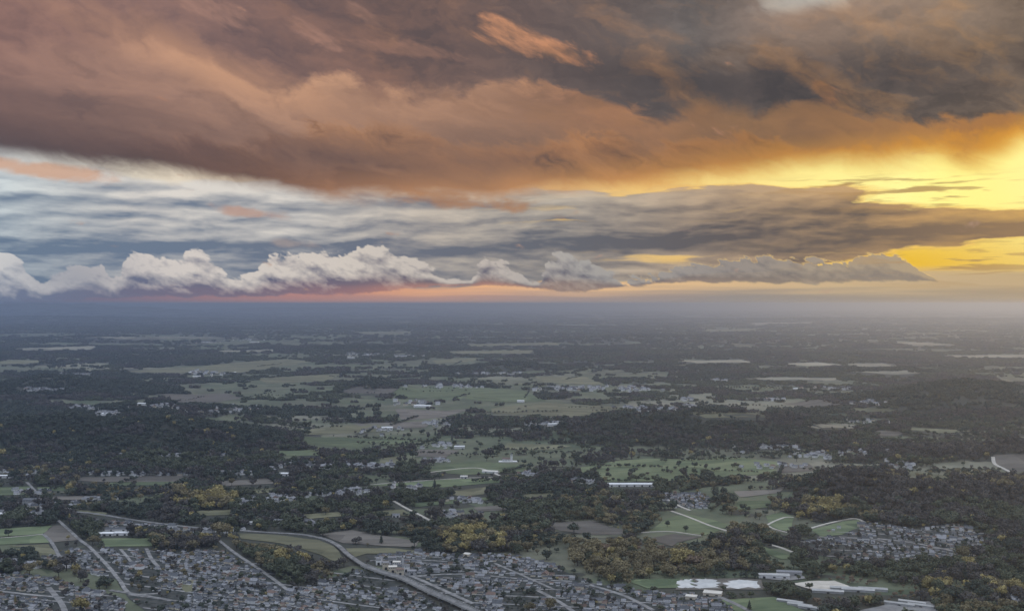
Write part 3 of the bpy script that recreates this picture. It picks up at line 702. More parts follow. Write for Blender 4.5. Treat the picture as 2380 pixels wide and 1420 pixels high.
# ------------------------------------------------------------------ ground sheet
def build_ground():
    r = np.concatenate([[0.0, 400.0, 800.0], np.geomspace(1150, 8200, 300), np.geomspace(8200, 120000, 130)[1:]])
    a = np.concatenate([np.linspace(-180, -34, 24)[:-1], np.linspace(-34, 34, 620), np.linspace(34, 180, 24)[1:-1]])
    R, Aa = np.meshgrid(r, np.radians(a), indexing='ij')
    x = (R * np.sin(Aa)).ravel(); y = (R * np.cos(Aa)).ravel()
    yy = np.maximum(y, 600.0)
    front = (np.abs(Aa).ravel() < math.radians(60)).astype(float)
    z = height(x, yy) * front
    nr, na = R.shape
    i, j = np.meshgrid(np.arange(nr - 1), np.arange(na), indexing='ij')
    j2 = (j + 1) % na
    f = np.stack([i * na + j, (i + 1) * na + j, (i + 1) * na + j2, i * na + j2], -1).reshape(-1, 4)
    me = bpy.data.meshes.new('ground')
    me.vertices.add(len(x)); me.vertices.foreach_set('co', np.stack([x, y, z], -1).astype(np.float32).ravel())
    me.loops.add(f.size); me.loops.foreach_set('vertex_index', f[:, ::-1].astype(np.int32).ravel())
    me.polygons.add(len(f)); me.polygons.foreach_set('loop_start', (np.arange(len(f)) * 4).astype(np.int32))
    me.update(); me.validate()
    me.polygons.foreach_set('use_smooth', np.ones(len(me.polygons), bool))
    w = me.attributes.new('wood', 'FLOAT', 'POINT'); w.data.foreach_set('value', wood(x, yy).astype(np.float32))
    tn = me.attributes.new('tint', 'FLOAT', 'POINT'); tn.data.foreach_set('value', np.clip((fbm(x / 900, yy / 900, 4, 77) - 0.3) * 2.2, 0, 1).astype(np.float32))
    me.materials.append(MAT['ground'])
    o = bpy.data.objects.new('ground', me); col.objects.link(o); o['kind'] = 'structure'
    return o


build_ground()


def drape(name, pts, mat, lift, step):
    """a sheet of ground cover following the terrain"""
    bm = bmesh.new()
    cx = sum(p[0] for p in pts) / len(pts); cyy = sum(p[1] for p in pts) / len(pts)
    vs = [bm.verts.new((p[0] - cx, p[1] - cyy, 0)) for p in pts]
    bm.faces.new(vs); bmesh.ops.triangulate(bm, faces=bm.faces[:])
    for _ in range(7):
        long = [e for e in bm.edges if e.calc_length() > step]
        if not long: break
        bmesh.ops.subdivide_edges(bm, edges=long, cuts=1, use_grid_fill=False)
        bmesh.ops.triangulate(bm, faces=[f for f in bm.faces if len(f.verts) > 3])
    bm.normal_update()
    if bm.faces and sum(f.normal.z for f in bm.faces) < 0: bmesh.ops.reverse_faces(bm, faces=bm.faces[:])
    X = np.array([v.co.x + cx for v in bm.verts]); Y = np.array([v.co.y + cyy for v in bm.verts]); Zh = height(X, Y)
    for v, z in zip(bm.verts, Zh): v.co.z = z + lift
    me = bpy.data.meshes.new(name); bm.to_mesh(me); bm.free(); me.materials.append(mat)
    o = bpy.data.objects.new(name, me); col.objects.link(o); o.location = (cx, cyy, 0)
    return o


def wobble(poly, n=3, amt=0.025):
    """break straight outlines so field borders look grown"""
    out = []
    for i in range(len(poly)):
        a, b = np.array(poly[i]), np.array(poly[(i + 1) % len(poly)])
        d = b - a; L = np.hypot(*d); nrm = np.array([-d[1], d[0]]) / max(L, 1e-6)
        for k in range(n):
            out.append(tuple(a + d * k / n + nrm * (rng.uniform(-amt, amt) * min(L, 160) * (k > 0))))
    return out


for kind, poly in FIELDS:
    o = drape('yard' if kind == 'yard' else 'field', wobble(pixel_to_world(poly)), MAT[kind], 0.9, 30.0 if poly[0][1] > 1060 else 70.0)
    o['kind'] = 'structure'
for poly in ([(1577, 1367), (1582, 1350), (1604, 1347), (1611, 1349), (1609, 1367)], [(1614, 1367), (1615, 1348), (1640, 1346), (1668, 1350), (1673, 1368)], [(1684, 1368), (1690, 1351), (1725, 1349), (1762, 1352), (1769, 1366)]):
    o = drape('pond', wobble(pixel_to_world(poly), 6, 0.14), MAT['water'], 1.3, 30.0); o['kind'] = 'structure'; FIELDS.append(('pond', poly))
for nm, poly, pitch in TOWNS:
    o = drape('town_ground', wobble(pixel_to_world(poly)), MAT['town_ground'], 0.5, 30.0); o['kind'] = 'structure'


# ------------------------------------------------------------------ roads and tracks
def smooth(pts, n=8):
    out = []
    P = [pts[0]] + list(pts) + [pts[-1]]
    for i in range(1, len(P) - 2):
        p0, p1, p2, p3 = (np.array(P[i + k], float) for k in (-1, 0, 1, 2))
        for k in range(n):
            s = k / n
            out.append(0.5 * (2 * p1 + (p2 - p0) * s + (2 * p0 - 5 * p1 + 4 * p2 - p3) * s * s + (3 * p1 - p0 - 3 * p2 + p3) * s ** 3))
    out.append(np.array(P[-2], float))
    return out


def ribbon(name, pts, width, mat, lift=1.2, rise=None):
    c = smooth([ground_at(*p) for p in pts], 10)
    C = np.array(c); d = np.gradient(C, axis=0); d /= np.maximum(np.linalg.norm(d, axis=1)[:, None], 1e-6)
    nrm = np.stack([-d[:, 1], d[:, 0]], 1)
    z = height(C[:, 0], C[:, 1]) + lift
    if rise is not None: z = z + np.interp(np.linspace(0, 1, len(z)), *zip(*rise))
    v = []; f = []
    for i in range(len(C)):
        for s, dz in ((-0.5, 0), (0.5, 0), (0.5, -1.6), (-0.5, -1.6)):
            v.append((C[i, 0] + nrm[i, 0] * width * s, C[i, 1] + nrm[i, 1] * width * s, z[i] + dz))
    for i in range(len(C) - 1):
        a = i * 4; b = a + 4
        f += [(a + 1, a, b, b + 1), (a, a + 3, b + 3, b), (a + 2, a + 1, b + 1, b + 2)]
    o = mesh_obj(name, v, f, mat); o['kind'] = 'structure'
    return o, C, z


main_pts = [(175, 1190), (230, 1196), (330, 1212), (465, 1228), (550, 1233), (620, 1238), (700, 1243), (755, 1254), (785, 1270), (812, 1297), (845, 1320), (890, 1338), (940, 1354), (1000, 1384), (1060, 1410), (1120, 1440)]
ROADS = []
main_road, MC, MZ = ribbon('road', main_pts, 8.5, MAT['road'], 1.4, [(0, 0), (0.5, 0), (0.62, 4.5), (1, 5.5)])
ROADS.append((MC, 9.0))
for pts, w, k in (([(905, 1322), (950, 1337), (1010, 1363), (1060, 1386), (1100, 1404)], 7, 'road'), ([(135, 1210), (160, 1232), (185, 1255), (208, 1272), (235, 1300), (258, 1325), (272, 1343), (280, 1352)], 6, 'road'),
                  ([(100, 1242), (120, 1262), (142, 1302), (158, 1322)], 6, 'road'), ([(508, 1256), (545, 1285), (600, 1322), (640, 1350), (668, 1372)], 6, 'road'), ([(915, 1165), (945, 1182), (975, 1197), (1018, 1220)], 6, 'track'),
                  ([(1545, 1158), (1580, 1177), (1605, 1187)], 6, 'track'), ([(1560, 1188), (1600, 1202), (1650, 1222), (1692, 1235)], 6, 'track'), ([(1783, 1221), (1800, 1212), (1825, 1203), (1845, 1203)], 5, 'track'),
                  ([(1780, 1219), (1800, 1230), (1830, 1238)], 4, 'track'), ([(1885, 1228), (1920, 1218), (1960, 1209), (1990, 1206), (2012, 1215)], 5, 'track'), ([(255, 1372), (330, 1384), (400, 1397)], 7, 'road'),
                  ([(280, 1352), (292, 1372), (312, 1382), (372, 1380)], 6, 'road'), ([(112, 1366), (140, 1400), (152, 1426)], 8, 'road'), ([(1250, 1373), (1300, 1400), (1338, 1426)], 7, 'road'), ([(62, 1121), (80, 1140), (92, 1160)], 6, 'road'),
                  ([(1000, 1098), (1105, 1088), (1162, 1106)], 6, 'track'), ([(860, 1127), (960, 1119), (1090, 1111), (1160, 1110)], 4, 'track'), ([(2308, 1062), (2312, 1078), (2330, 1088), (2348, 1097)], 9, 'track'), ([(1490, 1238), (1560, 1236), (1630, 1245)], 4, 'track'),
                  ([(1793, 1267), (1820, 1275), (1842, 1284)], 7, 'track'), ([(340, 1275), (352, 1300), (368, 1318)], 6, 'road'), ([(280, 1277), (296, 1296), (304, 1306)], 5, 'road'), ([(-20, 1372), (60, 1382), (150, 1390)], 6, 'road'),
                  ([(1370, 1360), (1450, 1385), (1520, 1420)], 7, 'road'), ([(1640, 1376), (1700, 1400), (1760, 1430)], 8, 'road'), ([(1150, 1310), (1230, 1345), (1290, 1372)], 5, 'road'), ([(950, 1340), (1080, 1335), (1200, 1345), (1330, 1352)], 5, 'road'),
                  ([(860, 1304), (930, 1300), (1040, 1306)], 5, 'road'), ([(0, 1251), (60, 1246), (99, 1242)], 4, 'track'), ([(2040, 1252), (2120, 1262), (2180, 1274), (2268, 1292)], 6, 'road'), ([(1950, 1248), (2030, 1254), (2060, 1262)], 5, 'road')):
    o, C, z = ribbon('road' if k == 'road' else 'track', pts, w, MAT[k]); ROADS.append((C, w * 0.8))


# ------------------------------------------------------------------ trees: shapes
def crown_mesh(shape, n, size, seed, core=True):
    """leaf clumps spread through lobes; unit tree: 1 m tall, crown about 0.8 m wide"""
    r = np.random.default_rng(seed)
    lobes = []
    if shape == 'round':
        lobes = [(0, 0, 0.58, 0.34, 0.34)] + [(0.20 * math.cos(a), 0.20 * math.sin(a), r.uniform(0.42, 0.74), r.uniform(0.17, 0.25), r.uniform(0.16, 0.23)) for a in r.uniform(0, 6.28, 6)]
    elif shape == 'wide':
        lobes = [(0, 0, 0.50, 0.36, 0.26)] + [(0.30 * math.cos(a), 0.30 * math.sin(a), r.uniform(0.40, 0.66), r.uniform(0.18, 0.26), r.uniform(0.15, 0.2)) for a in r.uniform(0, 6.28, 7)]
    elif shape == 'poplar':
        lobes = [(r.uniform(-.02, .02), r.uniform(-.02, .02), z, w, 0.16) for z, w in ((0.25, 0.09), (0.42, 0.12), (0.6, 0.115), (0.76, 0.09), (0.9, 0.05))]
    elif shape == 'conifer':
        lobes = [(0, 0, z, w, 0.10) for z, w in ((0.2, 0.24), (0.34, 0.21), (0.48, 0.17), (0.62, 0.13), (0.76, 0.09), (0.9, 0.045))]
    elif shape == 'grove':
        lobes = [(r.uniform(-1.2, 1.2), r.uniform(-0.8, 0.8), r.uniform(0.05, 0.1), r.uniform(0.16, 0.4), r.uniform(0.06, 0.12)) for _ in range(14)]
    elif shape == 'clump':
        lobes = [(r.uniform(-1, 1), r.uniform(-1, 1), r.uniform(0.28, 0.5), r.uniform(0.28, 0.42), r.uniform(0.26, 0.42)) for _ in range(9)]
    v = []; f = []; tone = []
    if core:
        for lx, ly, lz, lr, lh in lobes:
            b = len(v); k = 0.74
            for ph, zz in ((0.62, -0.6), (0.95, 0.05), (0.55, 0.72)):
                for a in range(5): v.append((lx + lr * k * ph * math.cos(a * 1.2566 + zz), ly + lr * k * ph * math.sin(a * 1.2566 + zz), lz + lh * k * zz))
            v.append((lx, ly, lz + lh * k)); v.append((lx, ly, lz - lh * k))
            for q in range(2):
                for a in range(5): f.append((b + q * 5 + a, b + q * 5 + (a + 1) % 5, b + q * 5 + 5 + (a + 1) % 5, b + q * 5 + 5 + a)); tone.append(r.uniform(0.3, 0.6))
            for a in range(5):
                f.append((b + 10 + a, b + 10 + (a + 1) % 5, b + 15)); tone.append(r.uniform(0.3, 0.6))
                f.append((b + (a + 1) % 5, b + a, b + 16)); tone.append(r.uniform(0.3, 0.6))
    wts = np.array([l[3] * l[3] + 0.01 for l in lobes]); wts /= wts.sum()
    for _ in range(n):
        lx, ly, lz, lr, lh = lobes[r.choice(len(lobes), p=wts)]
        d = r.normal(size=3); d /= np.linalg.norm(d)
        if d[2] < -0.5: d[2] = -d[2]
        k = r.uniform(0.72, 1.08)
        p = np.array([lx + d[0] * lr * k, ly + d[1] * lr * k, lz + d[2] * lh * k])
        nn = d + r.normal(size=3) * 0.55; nn /= np.linalg.norm(nn)
        u = np.cross(nn, r.normal(size=3)); u /= max(np.linalg.norm(u), 1e-6); w = np.cross(nn, u)
        s = size * r.uniform(0.6, 1.3); s2 = s * r.uniform(0.6, 1.0)
        b = len(v)
        v += [tuple(p - u * s), tuple(p - w * s2 + nn * s * 0.2), tuple(p + u * s * 0.9), tuple(p + w * s2 + nn * s * 0.15)]
        f.append((b, b + 1, b + 2, b + 3)); tone.append(float(np.clip(r.normal(0.5, 0.26), 0, 1)))
    return v, f, tone


def trunk_mesh(shape, seed, limbs=4):
    r = np.random.default_rng(seed); v = []; f = []

    def tube(p, q, r0, r1):
        b = len(v); d = np.array(q) - np.array(p); d = d / np.linalg.norm(d)
        u = np.cross(d, (0.3, 0.9, 0.2)); u /= np.linalg.norm(u); w = np.cross(d, u)
        for c, rr in ((p, r0), (q, r1)):
            for a in range(6): v.append(tuple(np.array(c) + (u * math.cos(a * 1.047) + w * math.sin(a * 1.047)) * rr))
        for a in range(6): f.append((b + a, b + (a + 1) % 6, b + 6 + (a + 1) % 6, b + 6 + a))
    tube((0, 0, -0.05), (0, 0, 0.42), 0.032, 0.022); tube((0, 0, 0.42), (0.01, 0, 0.8), 0.022, 0.006)
    for k in range(limbs if shape in ('round', 'wide') else 0):
        a = r.uniform(0, 6.28); tube((0, 0, r.uniform(0.25, 0.4)), (0.22 * math.cos(a), 0.22 * math.sin(a), r.uniform(0.5, 0.66)), 0.014, 0.005)
    return v, f


def crown_obj(name, shape, n, size, seed, mat, link=False, parent=None, with_trunk=False):
    v, f, tone = crown_mesh(shape, n, size, seed)
    nf = len(f); idx = np.zeros(nf, np.int32)
    if with_trunk:
        tv, tf = trunk_mesh(shape, seed, 2); b = len(v); v += tv; f += [tuple(b + i for i in q) for q in tf]
        tone += [0.3] * len(tf); idx = np.concatenate([idx, np.ones(len(tf), np.int32)])
    o = mesh_obj(name, v, f, parent=parent, mats=[mat, MAT['bark']] if with_trunk else [mat], idx=idx, link=link)
    a = o.data.attributes.new('tone', 'FLOAT', 'FACE'); a.data.foreach_set('value', np.array(tone, np.float32))
    return o


# ------------------------------------------------------------------ buildings that can be told apart
def spot(px, py):
    x, y = ground_at(px, py)
    return x, y, float(height(x, y))


def shed(name, label, cat, px, py, W, D, H, rot, wall, roof, rise=2.0, group=None, doors=2, units=(), windows=0):
    """front wall centred on the photo point; doors and windows on the side facing the viewer"""
    x, y, z = spot(px, py)
    e = empty(name, x, y, z, math.radians(rot)); tag(e, label, cat, group)
    B().box(-W / 2, W / 2, 0, D, -2, H).build('wall', MAT[wall], e)
    rb = B()
    if rise > 0: rb.gable(-W / 2 - 0.5, W / 2 + 0.5, -0.6, D + 0.6, H + 0.003, H + rise)
    else: rb.box(-W / 2 - 0.3, W / 2 + 0.3, -0.3, D + 0.3, H + 0.003, H + 0.5)
    ro = rb.build('roof', MAT[roof], e)
    for ux, uw, uh in units:
        B().box(ux - uw / 2, ux + uw / 2, D * 0.2, D * 0.6, H + 0.3, H + uh).build('roof_unit', MAT['roof_grey'], ro)
    for k in range(doors):
        dx = -W / 2 + W * (k + 0.5) / doors
        B().box(dx - 1.9, dx + 1.9, -0.12, 0.3, 0, min(4.2, H * 0.6)).build('door', MAT['dark'], e)
    for k in range(windows):
        dx = -W / 2 + W * (k + 0.5) / windows
        B().box(dx - 0.8, dx + 0.8, -0.08, 0.2, H - 2.4, H - 1.0).build('window', MAT['dark'], e)
    FOOT.append((x, y, max(W, D) * 0.62))
    return e


FOOT = []     # keep trees and houses off these
shed('warehouse', 'slim grey-roofed shed behind the ponds, nearest the tree belt', 'shed', 1800, 1344, 46, 13, 5, -6, 'wall_white', 'roof_dull', 1.6, doors=3)
shed('warehouse', 'low grey shed behind the slim grey-roofed shed by the ponds', 'shed', 1835, 1338, 38, 12, 6, -10, 'wall_grey', 'roof_grey', 1.6, doors=2)
shed('warehouse', 'pale flat-roofed store on the lane below the ponds', 'shed', 1655, 1386, 26, 16, 4.5, -18, 'wall_cream', 'roof_pale', 0, doors=2)
shed('warehouse', 'small pale flat-roofed store at the edge of the town below the ponds', 'shed', 1606, 1394, 16, 12, 4.5, -16, 'wall_cream', 'roof_pale', 0, doors=1)
for i, (a, b, w) in enumerate(((1965, 1372, 42), (1995, 1376, 46), (2030, 1374, 40), (1925, 1379, 44))):
    shed('greenhouse', ('dull grey greenhouse against the pale bare yard', 'long dull grey greenhouse at the edge of the brown scrub', 'dull grey greenhouse farthest from the pale bare yard', 'dull grey greenhouse lowest in front of the pale bare yard')[i], 'greenhouse', a, b, w, 9, 3.5, -12, 'wall_grey', 'roof_dull', 1.8, 'greenhouses beside the pale bare yard', 1)
for i, (a, b, w) in enumerate(((2090, 1408, 40), (2120, 1404, 36), (2140, 1412, 34))):
    shed('greenhouse', ('grey shed at the lower yard, nearest the green field', 'grey shed in the middle of the lower yard', 'grey shed at the far end of the lower yard')[i], 'shed', a, b, w, 8, 3.5, -28, 'wall_grey', 'roof_dull', 1.2, 'sheds in the lower yard', 1)
for i, (a, b, w) in enumerate(((1835, 1402, 36), (1858, 1410, 34), (1880, 1416, 30))):
    shed('greenhouse', ('grey shed by the bottom green field, upper of three', 'grey shed by the bottom green field, middle of three', 'grey shed by the bottom green field, lowest of three')[i], 'shed', a, b, w, 8, 3.2, -30, 'wall_grey', 'roof_dull', 1.2, 'sheds by the bottom green field', 1)
shed('warehouse', 'long white hall between the meadow and the woods', 'warehouse', 1466, 1131, 105, 16, 6, 0, 'wall_white', 'roof_white', 2.0, doors=6)
g = 'white farm sheds above the sports field'
shed('farm_shed', 'short white farm shed above the sports field', 'shed', 227, 1246, 13, 12, 4.5, 0, 'wall_white', 'roof_white', 1.8, g, 1)
shed('farm_shed', 'middle white farm shed above the sports field', 'shed', 249, 1245, 21, 12, 4.5, 0, 'wall_white', 'roof_white', 1.8, g, 2)
shed('farm_shed', 'longest white farm shed above the sports field', 'shed', 281, 1244, 27, 12, 4.5, 0, 'wall_white', 'roof_white', 1.8, g, 2)
shed('farm_shed', 'long dark-roofed shed behind the white farm sheds', 'shed', 272, 1234, 46, 11, 4, 0, 'wall_white', 'roof_slate', 2.2)
shed('warehouse', 'white shed at the left edge beside a dark wood', 'shed', 8, 1199, 24, 12, 4.5, 0, 'wall_white', 'roof_white', 1.5)
shed('large_hall', 'large grey hall with dark windows among trees near the left edge', 'hall', 69, 1174, 32, 22, 11, 0, 'wall_grey', 'roof_slate', 2.5, doors=3, windows=9)
shed('warehouse', 'bright white hall row at the far left edge under the wooded hill', 'hall', 9, 1111, 32, 14, 6, 0, 'wall_white', 'roof_white', 1.5, windows=8)
shed('warehouse', 'small white store beside the main road bend in the dark trees', 'shed', 583, 1219, 16, 9, 4.5, 0, 'wall_white', 'roof_white', 1.2)
shed('farm_shed', 'white farm shed on the lane across the green field', 'shed', 1078, 1112, 17, 11, 5, 0, 'wall_white', 'roof_pale', 2.0)
shed('farm_shed', 'white farm roof beside the tracks below the hill church', 'shed', 1138, 1100, 40, 14, 5, -16, 'wall_white', 'roof_pale', 2.0)
shed('farm_shed', 'white farm shed in the trees left of the golden trees', 'shed', 660, 1106, 24, 12, 6, -4, 'wall_white', 'roof_white', 2.0)
shed('farm_shed', 'pale farm shed standing at the river wood', 'shed', 920, 1202, 14, 10, 5, 0, 'wall_white', 'roof_grey', 2.0)
shed('farm_shed', 'bright-roofed barn at the upper edge of the town', 'barn', 1083, 1293, 11, 12, 4, -30, 'wall_cream', 'roof_pale', 1.2, doors=1)
for i, (a, b, w, d) in enumerate(((446, 868, 62, 60), (456, 877, 56, 40), (540, 868, 70, 40), (497, 878, 40, 30), (478, 797, 130, 90), (590, 796, 130, 80), (205, 948, 60, 40), (245, 966, 50, 40), (330, 942, 50, 20), (980, 947, 90, 60), (1330, 906, 60, 40), (900, 998, 50, 20), (1285, 990, 40, 20),
                                   (1068, 1043, 40, 16), (820, 833, 120, 60), (1850, 906, 30, 20), (1560, 952, 40, 20), (1210, 935, 40, 20))):
    lab = ('white industrial hall on the far plain, leftmost of four', 'lower white industrial hall in front of the far plain halls', 'white industrial hall at the right of the far plain halls', 'small white hall between the far plain halls', 'bright speck of a hall far out near the horizon, left of a pair',
           'bright speck of a hall far out near the horizon, right of a pair', 'white hall on the wooded hill at left', 'white hall at the lower edge of the hill village', 'slim white hall right of the hill village', 'pale hall in the valley with reddish yard beside it', 'large white hall in the ridge village far off',
           'pale hall in the valley fields', 'white hall at the village under the long dark ridge', 'bright roof at the foot of the dark ridge by the valley road', 'white hall on the far wooded plain', 'small bright house on the far hills at right', 'white hall on top of the long dark ridge', 'white hall on the valley road beyond the fields')[i]
    shed('distant_hall', lab, 'hall', a, b, w * 0.75, d * 0.7, 7, rng.uniform(-15, 15), 'wall_white', 'roof_white', 2.0, doors=0)

# apartment blocks and offices by the main road
for i, (a, b, w, d, h, r_, wl, rf, lab) in enumerate((
        (880, 1313, 9, 10, 10, 0, 'wall_white', 'roof_grey', 'white-framed block at the upper corner of the blocks by the main road'), (911, 1309, 13, 10, 9, 0, 'wall_grey', 'roof_grey', 'grey block topmost of the blocks beside the main road'),
        (921, 1318, 12, 9, 8, 0, 'wall_white', 'roof_pale', 'pale flat-roofed block right under the grey block by the main road'), (897, 1324, 10, 10, 11, 10, 'wall_cream', 'roof_grey', 'cream block close to the main road bend'),
        (913, 1331, 13, 10, 9, 8, 'wall_cream', 'roof_pale', 'cream block in the middle row of blocks by the main road'), (930, 1337, 12, 9, 9, 8, 'wall_cream', 'roof_tile', 'cream tile-roofed block lowest of the blocks by the main road'),
        (944, 1329, 11, 9, 10, 5, 'wall_white', 'roof_grey', 'white block at the foot of the slender tower'), (957, 1338, 14, 10, 7, 5, 'wall_grey', 'roof_grey', 'low grey block at the right end of the blocks by the main road'))):
    shed('apartment_block', lab, 'block', a, b, w, d, h, r_, wl, rf, 0, 'blocks beside the main road', 1, (), 4)

x, y, z = spot(936, 1325)
tw = empty('bell_tower', x, y, z); tag(tw, 'slender grey tower rising from the blocks beside the main road', 'tower')
B().box(-1.5, 1.5, -1.5, 1.5, -1, 20).build('shaft', MAT['wall_grey'], tw)
bf = B().box(-1.9, 1.9, -1.9, 1.9, 20.003, 24).build('belfry', MAT['wall_white'], tw)
B().box(-1.0, 1.0, -1.98, -1.85, 20.8, 23.2).build('opening', MAT['dark'], bf)
sp = B(); sp.v = [(-2.1, -2.1, 24.003), (2.1, -2.1, 24.003), (2.1, 2.1, 24.003), (-2.1, 2.1, 24.003), (0, 0, 28.5)]; sp.f = [(0, 1, 4), (1, 2, 4), (2, 3, 4), (3, 0, 4), (3, 2, 1, 0)]
sp.build('spire', MAT['roof_slate'], tw); FOOT.append((x, y, 8))

x, y, z = spot(1180, 1074)
ch = empty('hill_church', x, y, z); tag(ch, 'white church with tall square tower on a low hill in the green valley', 'church')
B().box(-24, 26, 0, 16, -3, 2.2).build('terrace', MAT['wall_white'], ch)
B().box(-14, 6, 3, 13, 2.203, 8).build('nave', MAT['wall_white'], ch)
nr = B().gable(-14.5, 6.5, 2.4, 13.6, 8.003, 11.5).build('roof', MAT['roof_tile'], ch)
to = B().box(7, 13, 4, 10, 2.203, 17).build('tower', MAT['wall_white'], ch)
B().box(6.7, 13.3, 3.7, 10.3, 17.003, 17.8).build('cornice', MAT['concrete'], to)
B().box(7.6, 12.4, 4.6, 9.4, 17.803, 21).build('belfry', MAT['wall_white'], to)
for dx in (8.6, 10.6): B().box(dx, dx + 1.0, 4.45, 4.7, 18.3, 20.3).build('opening', MAT['dark'], to)
sp = B(); sp.v = [(7.2, 4.2, 21.003), (12.8, 4.2, 21.003), (12.8, 9.8, 21.003), (7.2, 9.8, 21.003), (10, 7, 23.5)]; sp.f = [(0, 1, 4), (1, 2, 4), (2, 3, 4), (3, 0, 4), (3, 2, 1, 0)]
sp.build('spire', MAT['roof_slate'], to)
for k in range(4): B().box(-12 + k * 4.4, -11 + k * 4.4, 2.9, 3.1, 4.2, 6.6).build('window', MAT['dark'], ch)
FOOT.append((x, y + 6, 30))

# viaduct under the raised end of the main road
L = np.concatenate([[0], np.cumsum(np.linalg.norm(np.diff(MC, axis=0), axis=1))])
k0 = int(np.argmin(np.hypot(MC[:, 0] - ground_at(845, 1320)[0], MC[:, 1] - ground_at(845, 1320)[1])))
vx, vy = MC[k0]
via = empty('viaduct', float(vx), float(vy), float(height(vx, vy))); tag(via, 'concrete viaduct carrying the main road down past the town blocks', 'viaduct')
bz = float(height(vx, vy))
for sd_ in (-1, 1):
    pv, pf = [], []
    for k in range(k0, len(MC)):
        d = MC[min(k + 1, len(MC) - 1)] - MC[max(k - 1, 0)]; d = d / np.linalg.norm(d); nx, ny = -d[1], d[0]
        for o_ in (5.55, 5.85):
            for dz in (-1.7, 0.9): pv.append((MC[k, 0] + nx * o_ * sd_ - vx, MC[k, 1] + ny * o_ * sd_ - vy, MZ[k] + dz - bz))
    for k in range(len(MC) - k0 - 1):
        a = k * 4
        for q, w in ((0, 1), (1, 3), (3, 2), (2, 0)): pf.append((a + q, a + w, a + 4 + w, a + 4 + q))
    mesh_obj('parapet', pv, pf, MAT['concrete'], via)
nxt = L[k0] + 10
for k in range(k0, len(MC)):
    if L[k] >= nxt:
        nxt = L[k] + 28; hz_ = MZ[k] - 1.6 - bz
        d = MC[min(k + 1, len(MC) - 1)] - MC[max(k - 1, 0)]
        o = B().box(-1.0, 1.0, -4.2, 4.2, -3, 0).build('pier', MAT['concrete'], via)
        o.location = (MC[k, 0] - vx, MC[k, 1] - vy, hz_ - 0.005); o.rotation_euler = (0, 0, math.atan2(d[1], d[0]))

# ------------------------------------------------------------------ houses
def near_roads(x, y, extra=0.0):
    bad = np.zeros(len(x), bool)
    for C, w in ROADS:
        bb = (x > C[:, 0].min() - 20) & (x < C[:, 0].max() + 20) & (y > C[:, 1].min() - 20) & (y < C[:, 1].max() + 20)
        ii = np.nonzero(bb)[0]
        if len(ii):
            d = np.min(np.hypot(x[ii, None] - C[None, :, 0], y[ii, None] - C[None, :, 1]), axis=1); bad[ii] |= d < w + extra
    for fx, fy, fr in FOOT: bad |= np.hypot(x - fx, y - fy) < fr
    return bad


HOUSE_KINDS = [('wall_white', 'roof_slate', 'gable'), ('wall_white', 'roof_grey', 'gable'), ('wall_cream', 'roof_slate', 'gable'), ('wall_white', 'roof_tile', 'hip'), ('wall_grey', 'roof_grey', 'gable'), ('wall_white', 'roof_slate', 'ell'), ('wall_cream', 'roof_tile', 'gable'), ('wall_white', 'roof_grey', 'hip')]


def house_geo(kind, sh):
    w = B(); r = B()
    if sh == 'ell':
        w.box(-6, 6, -4, 4, -2, 5); w.box(1.5, 6.2, -8, -4, -2, 4.2)
        r.gable(-6.5, 6.5, -4.6, 4.6, 5.003, 8.2); r.box(1.2, 6.5, -8.4, -4.2, 4.203, 4.7)
    elif sh == 'hip':
        w.box(-5.5, 5.5, -4.5, 4.5, -2, 5.4); r.hip(-6.1, 6.1, -5.1, 5.1, 5.403, 8.2, 3.4)
    else:
        w.box(-6, 6, -4, 4, -2, 5.2); r.gable(-6.5, 6.5, -4.6, 4.6, 5.203, 8.4)
    c = B().box(2.0, 2.9, -0.3, 0.6, 6.6, 9.3)
    return w, r, c


LAND = {'the viaduct': (1000, 1385), 'the main road bend': (800, 1285), 'the slender tower': (936, 1320), 'the pale ponds': (1680, 1370), 'the autumn tree belt': (1400, 1350), 'the sports field': (290, 1270), 'the diagonal lane': (600, 1322), 'the long straight lane': (225, 1290),
        'the large golden tree': (191, 1400), 'the bottom left corner': (20, 1405), 'the bottom ochre tree': (1278, 1405), 'the big golden tree': (1080, 1275), 'the hillside road': (2150, 1268), 'the small park': (430, 1362), 'the lower yard': (2110, 1408), 'the pale bare yard': (1908, 1368), 'the bottom green field': (1770, 1405),
        'the lane fork': (300, 1375), 'the dark wood': (680, 1300), 'the planted row': (1360, 1200), 'the golden clump': (460, 1170), 'the pale golden tree': (2250, 1310), 'the brown scrub': (2050, 1385), 'the green fields at left': (60, 1250), 'the curving street': (1150, 1320), 'the bottom edge centre': (760, 1412), 'the cross street': (1480, 1400)}
PEND = []


def near_landmark(a, b): return min(LAND, key=lambda k: (LAND[k][0] - a) ** 2 + ((LAND[k][1] - b) * 1.8) ** 2)


def nth(i, n):
    if n == 2: return ('left of two', 'right of two')[i]
    if i == 0: return f'leftmost of {n}'
    if i == n - 1: return f'rightmost of {n}'
    return {1: 'second', 2: 'third', 3: 'fourth', 4: 'fifth', 5: 'sixth', 6: 'seventh', 7: 'eighth', 8: 'ninth', 9: 'tenth'}.get(i, f'{i + 1}th') + ' from left'


def settle_labels():
    by = {}
    for o, lab, a in PEND:
        for w in ('rounded ', 'spreading ', 'pointed ', 'tall ', 'low ', 'yellow ', 'dull ', 'dark ', 'end-on '):
            if len(lab.split()) > 13: lab = (' ' + lab).replace(' ' + w, ' ', 1).strip()
        by.setdefault(lab, []).append((a, o))
    for lab, q in by.items():
        q.sort(key=lambda r: r[0])
        for i, (a, o) in enumerate(q): o['label'] = lab if len(q) == 1 else f'{lab}, {nth(i, len(q))}'


